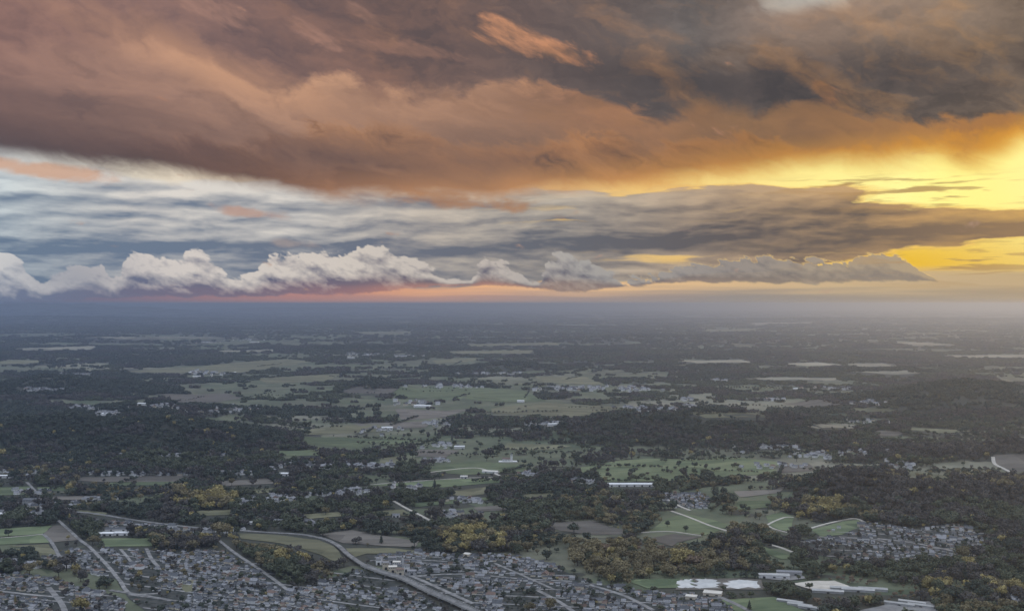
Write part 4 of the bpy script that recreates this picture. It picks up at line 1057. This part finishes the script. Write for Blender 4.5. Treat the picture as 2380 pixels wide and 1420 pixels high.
hx, hy, hr, hs, hd = [], [], [], [], []
QUARTER = {'west': 'the western quarter left of the viaduct', 'south west': 'the quarter in the bottom left corner', 'centre': 'the dense quarter right of the viaduct', 'hillside': 'the hillside quarter under the wooded hill',
           'hamlet': 'the small hamlet by the green valley', 'roadside': 'the row under the main road', 'out': 'the scattered farms'}
for nm, poly, ang in TOWNS:
    W = np.array(pixel_to_world(poly)); c = W.mean(0); a = math.radians({'centre': -10, 'west': -24, 'south west': -18, 'hillside': -14, 'hamlet': -8, 'roadside': -6}[nm])
    R = np.hypot(*(W - c).T).max(); pa, pb = {'centre': (8.6, 10.6), 'hamlet': (8.6, 10), 'hillside': (10, 12.5)}.get(nm, (9.2, 11.2))
    u, v = np.meshgrid(np.arange(-R, R, pa), np.arange(-R, R, pb)); u = u.ravel(); v = v.ravel()
    street = (np.abs(((v / pb) % 4) - 0) < 0.2)
    u = u + rng.normal(0, 1.0, len(u)); v = v + rng.normal(0, 0.9, len(v)) + 2.0 * np.sin(u / 60)
    x = c[0] + u * math.cos(a) - v * math.sin(a); y = c[1] + u * math.sin(a) + v * math.cos(a)
    ppx, ppy = pix(x, y, height(x, y))
    ok = inside(ppx, ppy, poly) & ~near_roads(x, y, 7.0) & (rng.random(len(x)) < (0.7 if nm == 'hillside' else 0.85)) & (fbm(x / 70, y / 70, 2, 91) > (0.36 if nm != 'centre' else 0.25)) & ~street
    for i in np.nonzero(ok)[0]:
        hx.append(x[i]); hy.append(y[i]); hr.append(a + (math.pi / 2 if rng.random() < 0.14 else 0) + rng.normal(0, 0.06)); hs.append(rng.uniform(0.40, 0.66) if rng.random() < 0.96 else rng.uniform(0.8, 1.2)); hd.append(nm)
    # side streets
    for vv in np.arange(-R, R, pb * 4):
        s = np.arange(-R, R, 6.0); sy_ = vv + 2.0 * np.sin(s / 60)
        X = c[0] + s * math.cos(a) - sy_ * math.sin(a); Y = c[1] + s * math.sin(a) + sy_ * math.cos(a)
        p1, p2 = pix(X, Y, height(X, Y)); ins = inside(p1, p2, poly); runs = np.nonzero(ins)[0]
        if len(runs) < 6: continue
        i0, i1 = runs[0], runs[-1]; n = i1 - i0 + 1
        nx_, ny_ = -math.sin(a), math.cos(a); Zs = height(X[i0:i1 + 1], Y[i0:i1 + 1]) + 0.9
        vv_ = [(X[i0 + k] + nx_ * s_ * 2.6, Y[i0 + k] + ny_ * s_ * 2.6, Zs[k]) for k in range(n) for s_ in (-1, 1)]
        o = mesh_obj('street', vv_, [(2 * k, 2 * k + 2, 2 * k + 3, 2 * k + 1) for k in range(n - 1)], MAT['road']); o['kind'] = 'structure'
for vxp, vyp, sw, sh_, n in VILLAGES:
    for _ in range(n):
        x, y = ground_at(vxp + rng.normal(0, sw * 0.45), vyp + rng.normal(0, sh_ * 0.5))
        hx.append(x); hy.append(y); hr.append(rng.uniform(0, 3.14)); hs.append(rng.uniform(0.75, 1.15) * (1.0 if y < 4000 else 1.5)); hd.append('out')
hx, hy, hr, hs = map(np.array, (hx, hy, hr, hs)); hd = np.array(hd); hz = height(hx, hy)
hk = rng.choice(len(HOUSE_KINDS), len(hx), p=[0.24, 0.10, 0.16, 0.07, 0.14, 0.16, 0.08, 0.05])
hk = np.where((hd == 'out') & (rng.random(len(hx)) < 0.7), 1, hk)
ppx, ppy = pix(hx, hy, hz)
vis = (ppx > 6) & (ppx < 2374) & (ppy < 1414)
order = np.argsort(-(hs / hy) * vis)
single_h = set(order[:min(300, int(vis.sum()))].tolist())
HLOOK = {0: ('white', 'slate'), 1: ('white', 'grey'), 2: ('cream', 'slate'), 3: ('white', 'hipped-tile'), 4: ('grey', 'grey'), 5: ('white L-shaped', 'slate'), 6: ('cream', 'tile'), 7: ('white', 'hipped-grey')}
proto = {}
for k, (wm, rm, sh) in enumerate(HOUSE_KINDS): proto[k] = [q for q in house_geo(k, sh)]
pm = {}
for i in sorted(single_h):
    k = int(hk[i]); e = empty('house', hx[i], hy[i], hz[i], hr[i]); e.scale = (hs[i],) * 3
    wa, rf = HLOOK[k]
    end = abs(math.sin(hr[i])) > 0.7
    sz = 'small' if hs[i] < 0.53 else 'mid-sized' if hs[i] < 0.6 else 'large' if hs[i] < 0.8 else 'huge'
    tag(e, '', 'house', f'houses in {QUARTER[hd[i]]}')
    PEND.append((e, f"{sz} {wa} {rf}-roofed house {'end-on ' if end else ''}near {near_landmark(ppx[i], ppy[i])}", ppx[i]))
    if k not in pm:
        w, r, c = proto[k]; wo = w.build('wall', MAT[HOUSE_KINDS[k][0]], e); ro = r.build('roof', MAT[HOUSE_KINDS[k][1]], e); co = c.build('chimney', MAT['wall_grey'], ro)
        pm[k] = (wo.data, ro.data, co.data)
    else:
        wd, rd, cd = pm[k]
        wo = bpy.data.objects.new('wall', wd); col.objects.link(wo); wo.parent = e
        ro = bpy.data.objects.new('roof', rd); col.objects.link(ro); ro.parent = e
        co = bpy.data.objects.new('chimney', cd); col.objects.link(co); co.parent = ro


def instancer(name, kinds, x, y, z, rot, scl, var):
    """one object whose geometry nodes set many copies of the given kinds on its points"""
    src = bpy.data.collections.new(name + '_kinds')
    for i, o in enumerate(kinds): o.name = f'{name}_kind_{i:02d}'; src.objects.link(o)
    me = bpy.data.meshes.new(name); me.vertices.add(len(x)); me.vertices.foreach_set('co', np.stack([x, y, z], -1).astype(np.float32).ravel())
    for nm, ty, da in (('turn', 'FLOAT', rot), ('size', 'FLOAT', scl), ('kind', 'INT', var)):
        at = me.attributes.new(nm, ty, 'POINT'); at.data.foreach_set('value', np.asarray(da, np.float32 if ty == 'FLOAT' else np.int32))
    me.update()
    ob = bpy.data.objects.new(name, me); col.objects.link(ob); ob['kind'] = 'stuff'
    ng = bpy.data.node_groups.new(name + '_scatter', 'GeometryNodeTree')
    ng.interface.new_socket('Geometry', in_out='INPUT', socket_type='NodeSocketGeometry'); ng.interface.new_socket('Geometry', in_out='OUTPUT', socket_type='NodeSocketGeometry')
    N = ng.nodes; gi = N.new('NodeGroupInput'); go = N.new('NodeGroupOutput'); ip = N.new('GeometryNodeInstanceOnPoints'); ci = N.new('GeometryNodeCollectionInfo')
    ci.inputs['Collection'].default_value = src; ci.inputs['Separate Children'].default_value = True; ci.inputs['Reset Children'].default_value = True

    def att(nm, ty):
        n = N.new('GeometryNodeInputNamedAttribute'); n.data_type = ty; n.inputs['Name'].default_value = nm
        return [s for s in n.outputs if s.enabled and s.name == 'Attribute'][0]
    cx_ = N.new('ShaderNodeCombineXYZ'); ng.links.new(att('turn', 'FLOAT'), cx_.inputs[2])
    m2p = N.new('GeometryNodeMeshToPoints')
    ng.links.new(gi.outputs[0], m2p.inputs[0]); ng.links.new(m2p.outputs[0], ip.inputs['Points'])
    ng.links.new(ci.outputs[0], ip.inputs['Instance']); ip.inputs['Pick Instance'].default_value = True
    ng.links.new(att('kind', 'INT'), ip.inputs['Instance Index']); ng.links.new(cx_.outputs[0], ip.inputs['Rotation']); ng.links.new(att('size', 'FLOAT'), ip.inputs['Scale'])
    ng.links.new(ip.outputs[0], go.inputs[0])
    md = ob.modifiers.new('scatter', 'NODES'); md.node_group = ng
    return ob


kinds = []
for k, (wm, rm, sh) in enumerate(HOUSE_KINDS):
    w, r, c = proto[k]; v = list(w.v); f = list(w.f); n0 = len(f)
    b = len(v); v += r.v; f += [tuple(b + q for q in ff) for ff in r.f]; b = len(v); v += c.v; f += [tuple(b + q for q in ff) for ff in c.f]
    kinds.append(mesh_obj('house_kind', v, f, mats=[MAT[wm], MAT[rm]], idx=np.array([0] * n0 + [1] * (len(f) - n0), np.int32), link=False))
rest = np.array([i for i in range(len(hx)) if i not in single_h])
ho = instancer('distant_houses', kinds, hx[rest], hy[rest], hz[rest], hr[rest], hs[rest], hk[rest])
tag(ho, 'many small pale houses of the town edges and far villages', 'houses')

# ------------------------------------------------------------------ trees: where they stand
tx, ty, th, tk = [], [], [], []          # place, height, kind
BELT = [(1322, 1272), (1420, 1262), (1500, 1268), (1600, 1292), (1700, 1322), (1640, 1343), (1460, 1345), (1476, 1372), (1420, 1362), (1330, 1312)]
SCRUB = [(1881, 1388), (1995, 1383), (2122, 1358), (2146, 1387), (2059, 1401), (1889, 1408)]
SCRUB2 = [(1890, 1340), (1960, 1332), (2060, 1352), (2070, 1366), (1980, 1358), (1900, 1350)]
GOLDEN = [[(380, 1158), (420, 1152), (520, 1156), (555, 1170), (520, 1186), (430, 1186), (390, 1172)], [(172, 1176), (240, 1166), (240, 1180), (176, 1184)], [(1005, 1245), (1060, 1240), (1160, 1250), (1180, 1285), (1100, 1290), (1010, 1262)],
          [(2150, 1356), (2240, 1356), (2245, 1385), (2150, 1390)], [(2285, 1362), (2360, 1366), (2360, 1392), (2290, 1390)], [(1860, 1172), (1960, 1160), (1970, 1196), (1850, 1210)], [(2240, 1300), (2280, 1296), (2280, 1330), (2235, 1328)],
          [(470, 1248), (510, 1240), (600, 1252), (600, 1268), (470, 1264)], [(640, 1285), (720, 1290), (720, 1318), (640, 1318)], [(135, 1322), (180, 1330), (178, 1345), (140, 1336)]]
WOODS = [[(1180, 1130), (1340, 1110), (1480, 1140), (1540, 1190), (1500, 1240), (1440, 1250), (1330, 1262), (1200, 1292), (1130, 1262), (1150, 1180)], [(1470, 1262), (1560, 1270), (1700, 1225), (1850, 1240), (1900, 1300), (1880, 1336), (1700, 1330), (1560, 1296)],
         [(1880, 1320), (2060, 1316), (2240, 1300), (2400, 1240), (2400, 1424), (2150, 1395), (2060, 1350)], [(1830, 1180), (1900, 1105), (2000, 1092), (2400, 1108), (2400, 1236), (2240, 1216), (2020, 1212), (1900, 1200)], [(0, 1030), (250, 985), (560, 1000), (790, 1062), (700, 1088), (300, 1096), (0, 1098)],
         [(560, 1262), (650, 1268), (720, 1288), (730, 1312), (640, 1320), (580, 1300)], [(0, 1204), (130, 1200), (150, 1215), (0, 1224)]]


def scatter(y0, y1, step, kind_fn, hfun, dens):
    hw = 0.52
    n = int((hw * (y1 ** 2 - y0 ** 2)) / (step * step))
    y = np.sqrt(rng.uniform(y0 * y0, y1 * y1, n)); x = rng.uniform(-hw, hw, n) * y
    z = height(x, y); a, b = pix(x, y, z)
    wd = wood(x, y)
    keep = rng.random(n) < wd * dens
    town = np.zeros(n, bool)
    for nm, p, _ in TOWNS: town |= inside(a, b, p)
    keep = np.where(town, rng.random(n) < 0.4, keep)
    op = np.zeros(n, bool); mead = np.zeros(n, bool)
    for k, p in FIELDS:
        m = inside(a, b, p); op |= m
        if k == 'meadow': mead |= m
    for p in WOODS: keep |= inside(a, b, p) & ~town & (rng.random(n) < 0.75)
    keep |= ~town & (rng.random(n) < 0.035)
    keep &= ~op | (mead & (rng.random(n) < 0.07)) | (rng.random(n) < 0.004)
    bl = inside(a, b, BELT) | inside(a, b, SCRUB) | inside(a, b, SCRUB2)
    for p in GOLDEN: bl |= inside(a, b, p)
    keep = np.where(bl, rng.random(n) < 0.50, keep)
    keep &= ~near_roads(x, y, 3.0)
    i = np.nonzero(keep)[0]
    return x[i], y[i], a[i], b[i], town[i]


# rows of the photo that show open ground, roads or walls: no crown may stand across them
CLEAR = np.zeros((720, 1200), bool)
gy, gx = np.mgrid[0:720, 0:1200]; gx = gx * 2.0; gy = gy * 2.0
for k, p in FIELDS:
    if k != 'meadow': CLEAR |= inside(gx, gy, p)
for C, w in ROADS:
    a, b = pix(C[:, 0], C[:, 1], height(C[:, 0], C[:, 1]) + 1.0)
    for q in range(len(a) - 1):
        for f_ in np.linspace(0, 1, 6):
            u_, v_ = (a[q] + (a[q + 1] - a[q]) * f_) / 2, (b[q] + (b[q + 1] - b[q]) * f_) / 2
            if 2 <= u_ < 1197 and 2 <= v_ < 717: CLEAR[int(v_) - 1:int(v_) + 2, int(u_) - 1:int(u_) + 2] = True
for fx_, fy_, fr_ in FOOT:
    a, b = pix(fx_, fy_, float(height(fx_, fy_))); w_ = fr_ * 0.8 / fy_ * FOC
    CLEAR[max(int((b - 14) / 2), 0):int(b / 2) + 1, max(int((a - w_) / 2), 0):max(int((a + w_) / 2), 0)] = True

for q in np.nonzero(hd == 'out')[0]:
    a, b = pix(hx[q], hy[q], hz[q] + 3.0); u_, v_ = int(a / 2), int(b / 2)
    if 2 <= u_ < 1197 and 2 <= v_ < 717: CLEAR[v_ - 1:v_ + 1, u_ - 1:u_ + 2] = True


def clear_view(x, y, h):
    z = height(x, y); ok = np.ones(len(x), bool)
    for f_ in (0.35, 0.7, 0.95):
        a, b = pix(x, y, z + h * f_)
        ai = np.clip((a / 2).astype(int), 0, 1199); bi = np.clip((b / 2).astype(int), 0, 719)
        ok &= ~CLEAR[bi, ai]
    return ok | (rng.random(len(x)) < 0.05)


hgrid = {}
for i in range(len(hx)): hgrid.setdefault((int(hx[i] // 12), int(hy[i] // 12)), []).append(i)


def off_houses(x, y):
    ok = np.ones(len(x), bool)
    for i in range(len(x)):
        g0, g1 = int(x[i] // 12), int(y[i] // 12)
        for a in (-1, 0, 1):
            for b in (-1, 0, 1):
                for j in hgrid.get((g0 + a, g1 + b), ()):
                    if (x[i] - hx[j]) ** 2 + (y[i] - hy[j]) ** 2 < 14: ok[i] = False
    return ok


KIND = ['dark_round', 'dark_wide', 'green_round', 'green_wide', 'bare_round', 'bare_wide', 'gold_round', 'gold_wide', 'ochre_round', 'ochre_wide', 'rust_wide', 'dark_conifer', 'ochre_poplar', 'gold_poplar']
KI = {k: i for i, k in enumerate(KIND)}


def choose(x, y, a, b, town):
    n = len(x); r = rng.random(n); s = fbm(x / 110, y / 110, 3, 55); s2 = fbm(x / 300, y / 300, 3, 66)
    k = np.where(s < 0.42, KI['dark_round'], np.where(s < 0.56, KI['bare_round'], KI['green_round']))
    k = np.where(height(x, y) > 14, np.where((s < 0.62) & (a < 1950), KI['dark_round'], KI['bare_round']), k)
    k = k + (rng.random(n) < 0.5)
    yel = (s2 > 0.58) & (rng.random(n) < 0.30) & (y < 2700)
    k = np.where(yel, np.where(r < 0.5, KI['ochre_round'], KI['ochre_wide']), k)
    k = np.where((r > 0.985) & (y < 3200), KI['gold_round'], k)
    k = np.where((r < 0.03), KI['dark_conifer'], k)
    m = inside(a, b, BELT)
    k = np.where(m, np.where(r < 0.45, KI['ochre_wide'], np.where(r < 0.75, KI['ochre_round'], np.where(r < 0.84, KI['gold_round'], np.where(r < 0.94, KI['green_round'], KI['rust_wide'])))), k)
    m = inside(a, b, SCRUB) | inside(a, b, SCRUB2)
    k = np.where(m, np.where(r < 0.85, KI['rust_wide'], KI['ochre_wide']), k)
    m2 = np.zeros(n, bool)
    for p in GOLDEN: m2 |= inside(a, b, p)
    k = np.where(m2, np.where(r < 0.28, KI['gold_wide'], np.where(r < 0.48, KI['gold_round'], np.where(r < 0.70, KI['ochre_round'], np.where(r < 0.85, KI['bare_wide'], KI['green_round'])))), k)
    h = np.clip(rng.lognormal(2.55, 0.36, n), 5, 25) * np.where(town, 0.46, 1.0) * np.where(m, 0.42, 1.0) * np.where(inside(a, b, BELT), 1.15, 1.0) * np.where(m2, 1.3, 1.0)
    return k, h


for y0, y1, st, de in ((1380, 2500, 8.5, 0.85), (2500, 3900, 10.5, 0.9)):
    x, y, a, b, tw_ = scatter(y0, y1, st, None, None, de)
    ok = off_houses(x, y); x, y, a, b, tw_ = x[ok], y[ok], a[ok], b[ok], tw_[ok]
    k, h = choose(x, y, a, b, tw_); ok = clear_view(x, y, h); x, y, k, h = x[ok], y[ok], k[ok], h[ok]; tx.append(x); ty.append(y); th.append(h); tk.append(k)
for hd_ in range(210):
    a, b = rng.uniform(-20, 2400), 760 + 440 * rng.random() ** 0.8
    x0_, y0_ = ground_at(a, b); an = rng.choice([0.12, 0.12, -0.2, 1.3]) + rng.normal(0, 0.15); ln = rng.uniform(60, 260) * (1 + max(0, (y0_ - 3000) / 3000))
    n_ = int(ln / (7 if y0_ < 4000 else 14)); q = np.linspace(-0.5, 0.5, max(n_, 3)) * ln + rng.normal(0, 2, max(n_, 3))
    x = x0_ + q * math.cos(an); y = y0_ + q * math.sin(an) + rng.normal(0, 1.5, len(q)); a_, b_2 = pix(x, y, height(x, y))
    ok = ~near_roads(x, y, 5.0); inf = np.zeros(len(x), bool)
    for k_, p in FIELDS:
        if p[0][1] > 1165: inf |= inside(a_, b_2, p)
    for nm, p, _ in TOWNS: inf |= inside(a_, b_2, p)
    ok &= ~inf & (rng.random(len(x)) < 0.85) & (y > 1400) & (y < 9000)
    tx.append(x[ok]); ty.append(y[ok]); th.append(rng.uniform(5, 13, ok.sum())); tk.append(rng.choice([KI['dark_round'], KI['bare_wide'], KI['green_wide'], KI['dark_wide']], ok.sum()))
# a planted row of slim trees and single trees in the fields
NOTE = {}
px_ = np.linspace(1304, 1418, 30); pr = [ground_at(p, 1206 - (p - 1304) * 0.01) for p in px_]
tx.append(np.array([p[0] for p in pr])); ty.append(np.array([p[1] for p in pr])); th.append(rng.uniform(15, 17, 30)); tk.append(np.full(30, KI['ochre_poplar']))
LONE = [(191, 1424, 'gold_wide', 26, 'largest golden tree, rising from the bottom edge at left'), (886, 1264, 'dark_conifer', 17, 'tall dark conifer standing alone in the brown field'), (826, 1264, 'bare_wide', 15, 'bare dark tree standing in the brown field left of the conifer'),
        (834, 1262, 'bare_round', 13, 'smaller bare tree beside the bare dark tree in the brown field'), (1551, 1225, 'dark_round', 13, 'round dark tree in the green field above the footpath'), (1594, 1236, 'dark_round', 13, 'round dark tree standing on the footpath in the green field'),
        (1010, 1138, 'dark_conifer', 24, 'broad dark conifer at the edge of the green valley field'), (161, 1146, 'gold_round', 24, 'golden tree towering over the fields near the left edge'), (161, 1222, 'gold_poplar', 22, 'tall golden tree at the bend of the lane near the left edge'),
        (264, 1150, 'gold_poplar', 16, 'slim yellow tree left of a pair in the strip of fields'), (274, 1148, 'gold_poplar', 18, 'slim yellow tree right of a pair in the strip of fields'), (231, 1156, 'rust_wide', 10, 'small russet tree on the brown strip of field'),
        (1080, 1284, 'gold_wide', 24, 'big golden tree at the upper edge of the dense quarter'), (1045, 1276, 'gold_round', 22, 'golden tree left of the big golden tree above the dense quarter'), (1140, 1284, 'ochre_wide', 23, 'ochre tree right of the big golden tree above the dense quarter'),
        (496, 1266, 'gold_round', 18, 'golden tree at the foot of the main road, beside the lane'), (480, 1268, 'ochre_wide', 17, 'ochre tree left of the golden tree beside the lane'), (683, 1150, 'gold_round', 20, 'golden tree among dark trees above the river wood'),
        (658, 1308, 'gold_poplar', 17, 'slim golden tree in front of the dark wood by the olive field'), (758, 1220, 'gold_round', 17, 'golden tree beside the white cottage above the road'), (757, 1196, 'ochre_wide', 20, 'ochre tree in the wood above the road'),
        (2250, 1318, 'gold_wide', 22, 'pale golden tree below the hillside quarter'), (2175, 1338, 'gold_round', 13, 'small golden tree low on the slope below the hillside quarter'), (1967, 1330, 'gold_round', 15, 'golden tree above the greenhouses'), (1935, 1330, 'gold_wide', 15, 'spreading golden tree above the pale bare yard'),
        (1278, 1424, 'ochre_round', 22, 'ochre tree at the bottom edge among the dense quarter'), (1230, 1424, 'ochre_wide', 18, 'russet-ochre tree left of the ochre tree at the bottom edge'), (158, 1254, 'gold_round', 9, 'small yellow bush in the dark wood below the lane'), (324, 1342, 'gold_round', 11, 'small yellow tree between the streets of the western quarter'),
        (35, 1406, 'gold_poplar', 13, 'slim yellow tree in the bottom left corner'), (1742, 1418, 'dark_conifer', 14, 'dark conifer on the bottom green field'), (1500, 1226, 'gold_round', 12, 'small yellow-green tree at the tip of the wood beside the green field')]
lone_i = {}
base = sum(len(q) for q in tx)
for i, (a, b, k, h, lab) in enumerate(LONE):
    x, y = ground_at(a, b); tx.append(np.array([x])); ty.append(np.array([y])); th.append(np.array([float(h)])); tk.append(np.array([KI[k]])); lone_i[base + i] = lab
tx, ty, th, tk = (np.concatenate(q) for q in (tx, ty, th, tk))
tz = height(tx, ty)
tp, tq = pix(tx, ty, tz + th * 0.6)
vis = (tp > 4) & (tp < 2376) & (tq < 1412) & (tq > 700)
app = th / ty * vis * np.where(np.isin(tk, [KI[k] for k in ('gold_round', 'gold_wide', 'ochre_round', 'ochre_wide', 'gold_poplar', 'ochre_poplar', 'rust_wide')]), 1.12, 1.0)
for i in lone_i: app[i] = 1.0
row0 = base - 30
app[row0:base] = 0.9
single_t = np.argsort(-app)[:300]
ZONES = [('in the autumn tree belt beside the ponds', BELT), ('in the brown scrub below the pale bare yard', SCRUB), ('in the brown scrub above the pale bare yard', SCRUB2), ('in the golden clump above the main road', GOLDEN[0]), ('in the golden clump above the dense quarter', GOLDEN[2])] + \
        [({'west': 'in the western quarter', 'south west': 'in the corner quarter', 'centre': 'in the dense quarter', 'hillside': 'in the hillside quarter', 'hamlet': 'in the hamlet', 'roadside': 'in the roadside row'}[nm], p) for nm, p, _ in TOWNS]
COLW = {'dark': 'dark green', 'green': 'dull green', 'bare': 'bare brown-grey', 'gold': 'golden yellow', 'ochre': 'ochre', 'rust': 'russet brown'}
SHW = {'round': 'rounded', 'wide': 'spreading', 'poplar': 'slim', 'conifer': 'pointed'}
high = {}
for i in single_t:
    i = int(i); cn_, sh = KIND[tk[i]].split('_')
    var = int(rng.integers(0, 3))
    e = empty({'conifer': 'conifer_tree', 'poplar': 'poplar_tree'}.get(sh, 'tree'), tx[i], ty[i], tz[i], rng.uniform(0, 6.28)); s = th[i]; e.scale = (s * rng.uniform(0.92, 1.1), s * rng.uniform(0.92, 1.1), s)
    if i in lone_i: tag(e, lone_i[i], 'tree')
    elif row0 <= i < base: tag(e, '', 'tree', 'planted row of slim ochre trees'); PEND.append((e, 'slim ochre tree in the planted row above the brown field', tp[i]))
    else:
        zn = None
        for nm, p in ZONES:
            if inside(np.array([tp[i]]), np.array([pix(tx[i], ty[i], tz[i])[1]]), p)[0]: zn = nm; break
        if zn is None:
            zn = 'in the woods at the bottom left' if tp[i] < 800 else 'in the woods above the dense quarter' if tp[i] < 1330 else 'in the dark wood between the belt and the hillside' if tp[i] < 1900 else 'on the slope at the bottom right'
        tag(e, '', 'tree', f'trees {zn}')
        sz = 'low' if th[i] < 12 else 'tall' if th[i] < 17 else 'very tall'
        if len(zn.split()) < 5 and zn.split()[-1] in ('quarter', 'row', 'hamlet'): zn = 'near ' + near_landmark(tp[i], tq[i])
        zn = zn.replace('in the dark wood between the belt and the hillside', 'in the dark wood below the hillside').replace('in the woods above the dense quarter', 'above the dense quarter').replace('in the autumn tree belt beside the ponds', 'in the autumn tree belt')
        PEND.append((e, f'{sz} {SHW[sh]} {COLW[cn_]} tree {zn}', tp[i]))
    key = (cn_, sh, var)
    if key not in high:
        c = crown_obj('crown', sh, 330 if sh != 'poplar' else 220, 0.060 if sh in ('round', 'wide') else 0.042, 1000 + len(high) * 7, MAT['leaf_' + cn_], True, e)
        tv, tf = trunk_mesh(sh, 500 + len(high)); tr_ = mesh_obj('trunk', tv, tf, MAT['bark'], e)
        high[key] = (c.data, tr_.data)
    else:
        for nm, da in zip(('crown', 'trunk'), high[key]):
            o = bpy.data.objects.new(nm, da); col.objects.link(o); o.parent = e

settle_labels()

# the rest of the woods
low_k = []
for q, kn in enumerate(KIND):
    cn_, sh = kn.split('_')
    low_k.append(crown_obj('wood_kind', sh, 110, 0.095 if sh in ('round', 'wide') else 0.07, 40 + q, MAT['leaf_' + cn_], False, None, True))
n_low = len(low_k)
for q, cn_ in enumerate(('dark', 'dark', 'bare', 'green', 'ochre')):
    low_k.append(crown_obj('wood_kind', 'clump', 200, 0.17, 140 + q, MAT['leaf_' + cn_], False))
for q, cn_ in enumerate(('dark', 'bare', 'green')):
    low_k.append(crown_obj('wood_kind', 'grove', 220, 0.09, 180 + q, MAT['leaf_' + cn_], False))
m = np.ones(len(tx), bool); m[single_t] = False
fx, fy, fz, fr, fs, fk = [tx[m]], [ty[m]], [tz[m]], [rng.uniform(0, 6.28, m.sum())], [th[m]], [tk[m]]
for y0, y1, st, sc_ in ((3900, 6500, 26.0, 15.0), (6500, 11000, 44.0, 18.0), (11000, 20000, 95.0, 24.0)):
    x, y, a, b, tw_ = scatter(y0, y1, st, None, None, 0.9)
    ok = clear_view(x, y, np.full(len(x), sc_ * 0.6)); x, y = x[ok], y[ok]
    s = fbm(x / 400, y / 400, 3, 55)
    s = np.where(height(x, y) > 28, 0.2, s)
    fx.append(x); fy.append(y); fz.append(height(x, y) - 0.05 * sc_); fr.append(rng.uniform(0, 6.28, len(x))); fs.append(rng.uniform(0.75, 1.25, len(x)) * sc_)
    fk.append(n_low + np.where(s < 0.45, 0, np.where(s < 0.55, 2, 3)) + (rng.random(len(x)) < 0.5) * (s < 0.45))
for y0, y1, st, sc_ in ((17000, 30000, 260.0, 110.0), (30000, 60000, 700.0, 190.0)):
    x, y, a, b, tw_ = scatter(y0, y1, st, None, None, 0.9)
    fx.append(x); fy.append(y); fz.append(height(x, y)); fr.append(rng.normal(0, 0.3, len(x))); fs.append(rng.uniform(0.6, 1.3, len(x)) * sc_); fk.append(n_low + 5 + rng.integers(0, 3, len(x)))
fx, fy, fz, fr, fs, fk = (np.concatenate(q) for q in (fx, fy, fz, fr, fs, fk))
wo_ = instancer('woodland', low_k, fx, fy, fz, fr, fs, fk)
tag(wo_, 'dark autumn woods and hedges covering the plain and hills', 'woods')
print('houses', len(hx), 'trees', len(tx), 'wood instances', len(fx))

# ------------------------------------------------------------------ haze: the air over the plain
def build_haze(density):
    o = B().box(-125000, 125000, -125000, 125000, -12.0, CAM_H + 34.0).build('haze', None)
    o.data.materials.clear()
    m = bpy.data.materials.new('haze_air'); m.use_nodes = True
    nt = m.node_tree; nt.nodes.clear()
    pv = nt.nodes.new('ShaderNodeVolumePrincipled'); out = nt.nodes.new('ShaderNodeOutputMaterial')
    pv.inputs['Color'].default_value = (0.41, 0.54, 0.76, 1.0)
    pv.inputs['Density'].default_value = density
    pv.inputs['Anisotropy'].default_value = 0.70
    nt.links.new(pv.outputs[0], out.inputs['Volume'])
    m.cycles.homogeneous_volume = True
    o.data.materials.append(m); o['kind'] = 'stuff'


build_haze(5.8e-5)
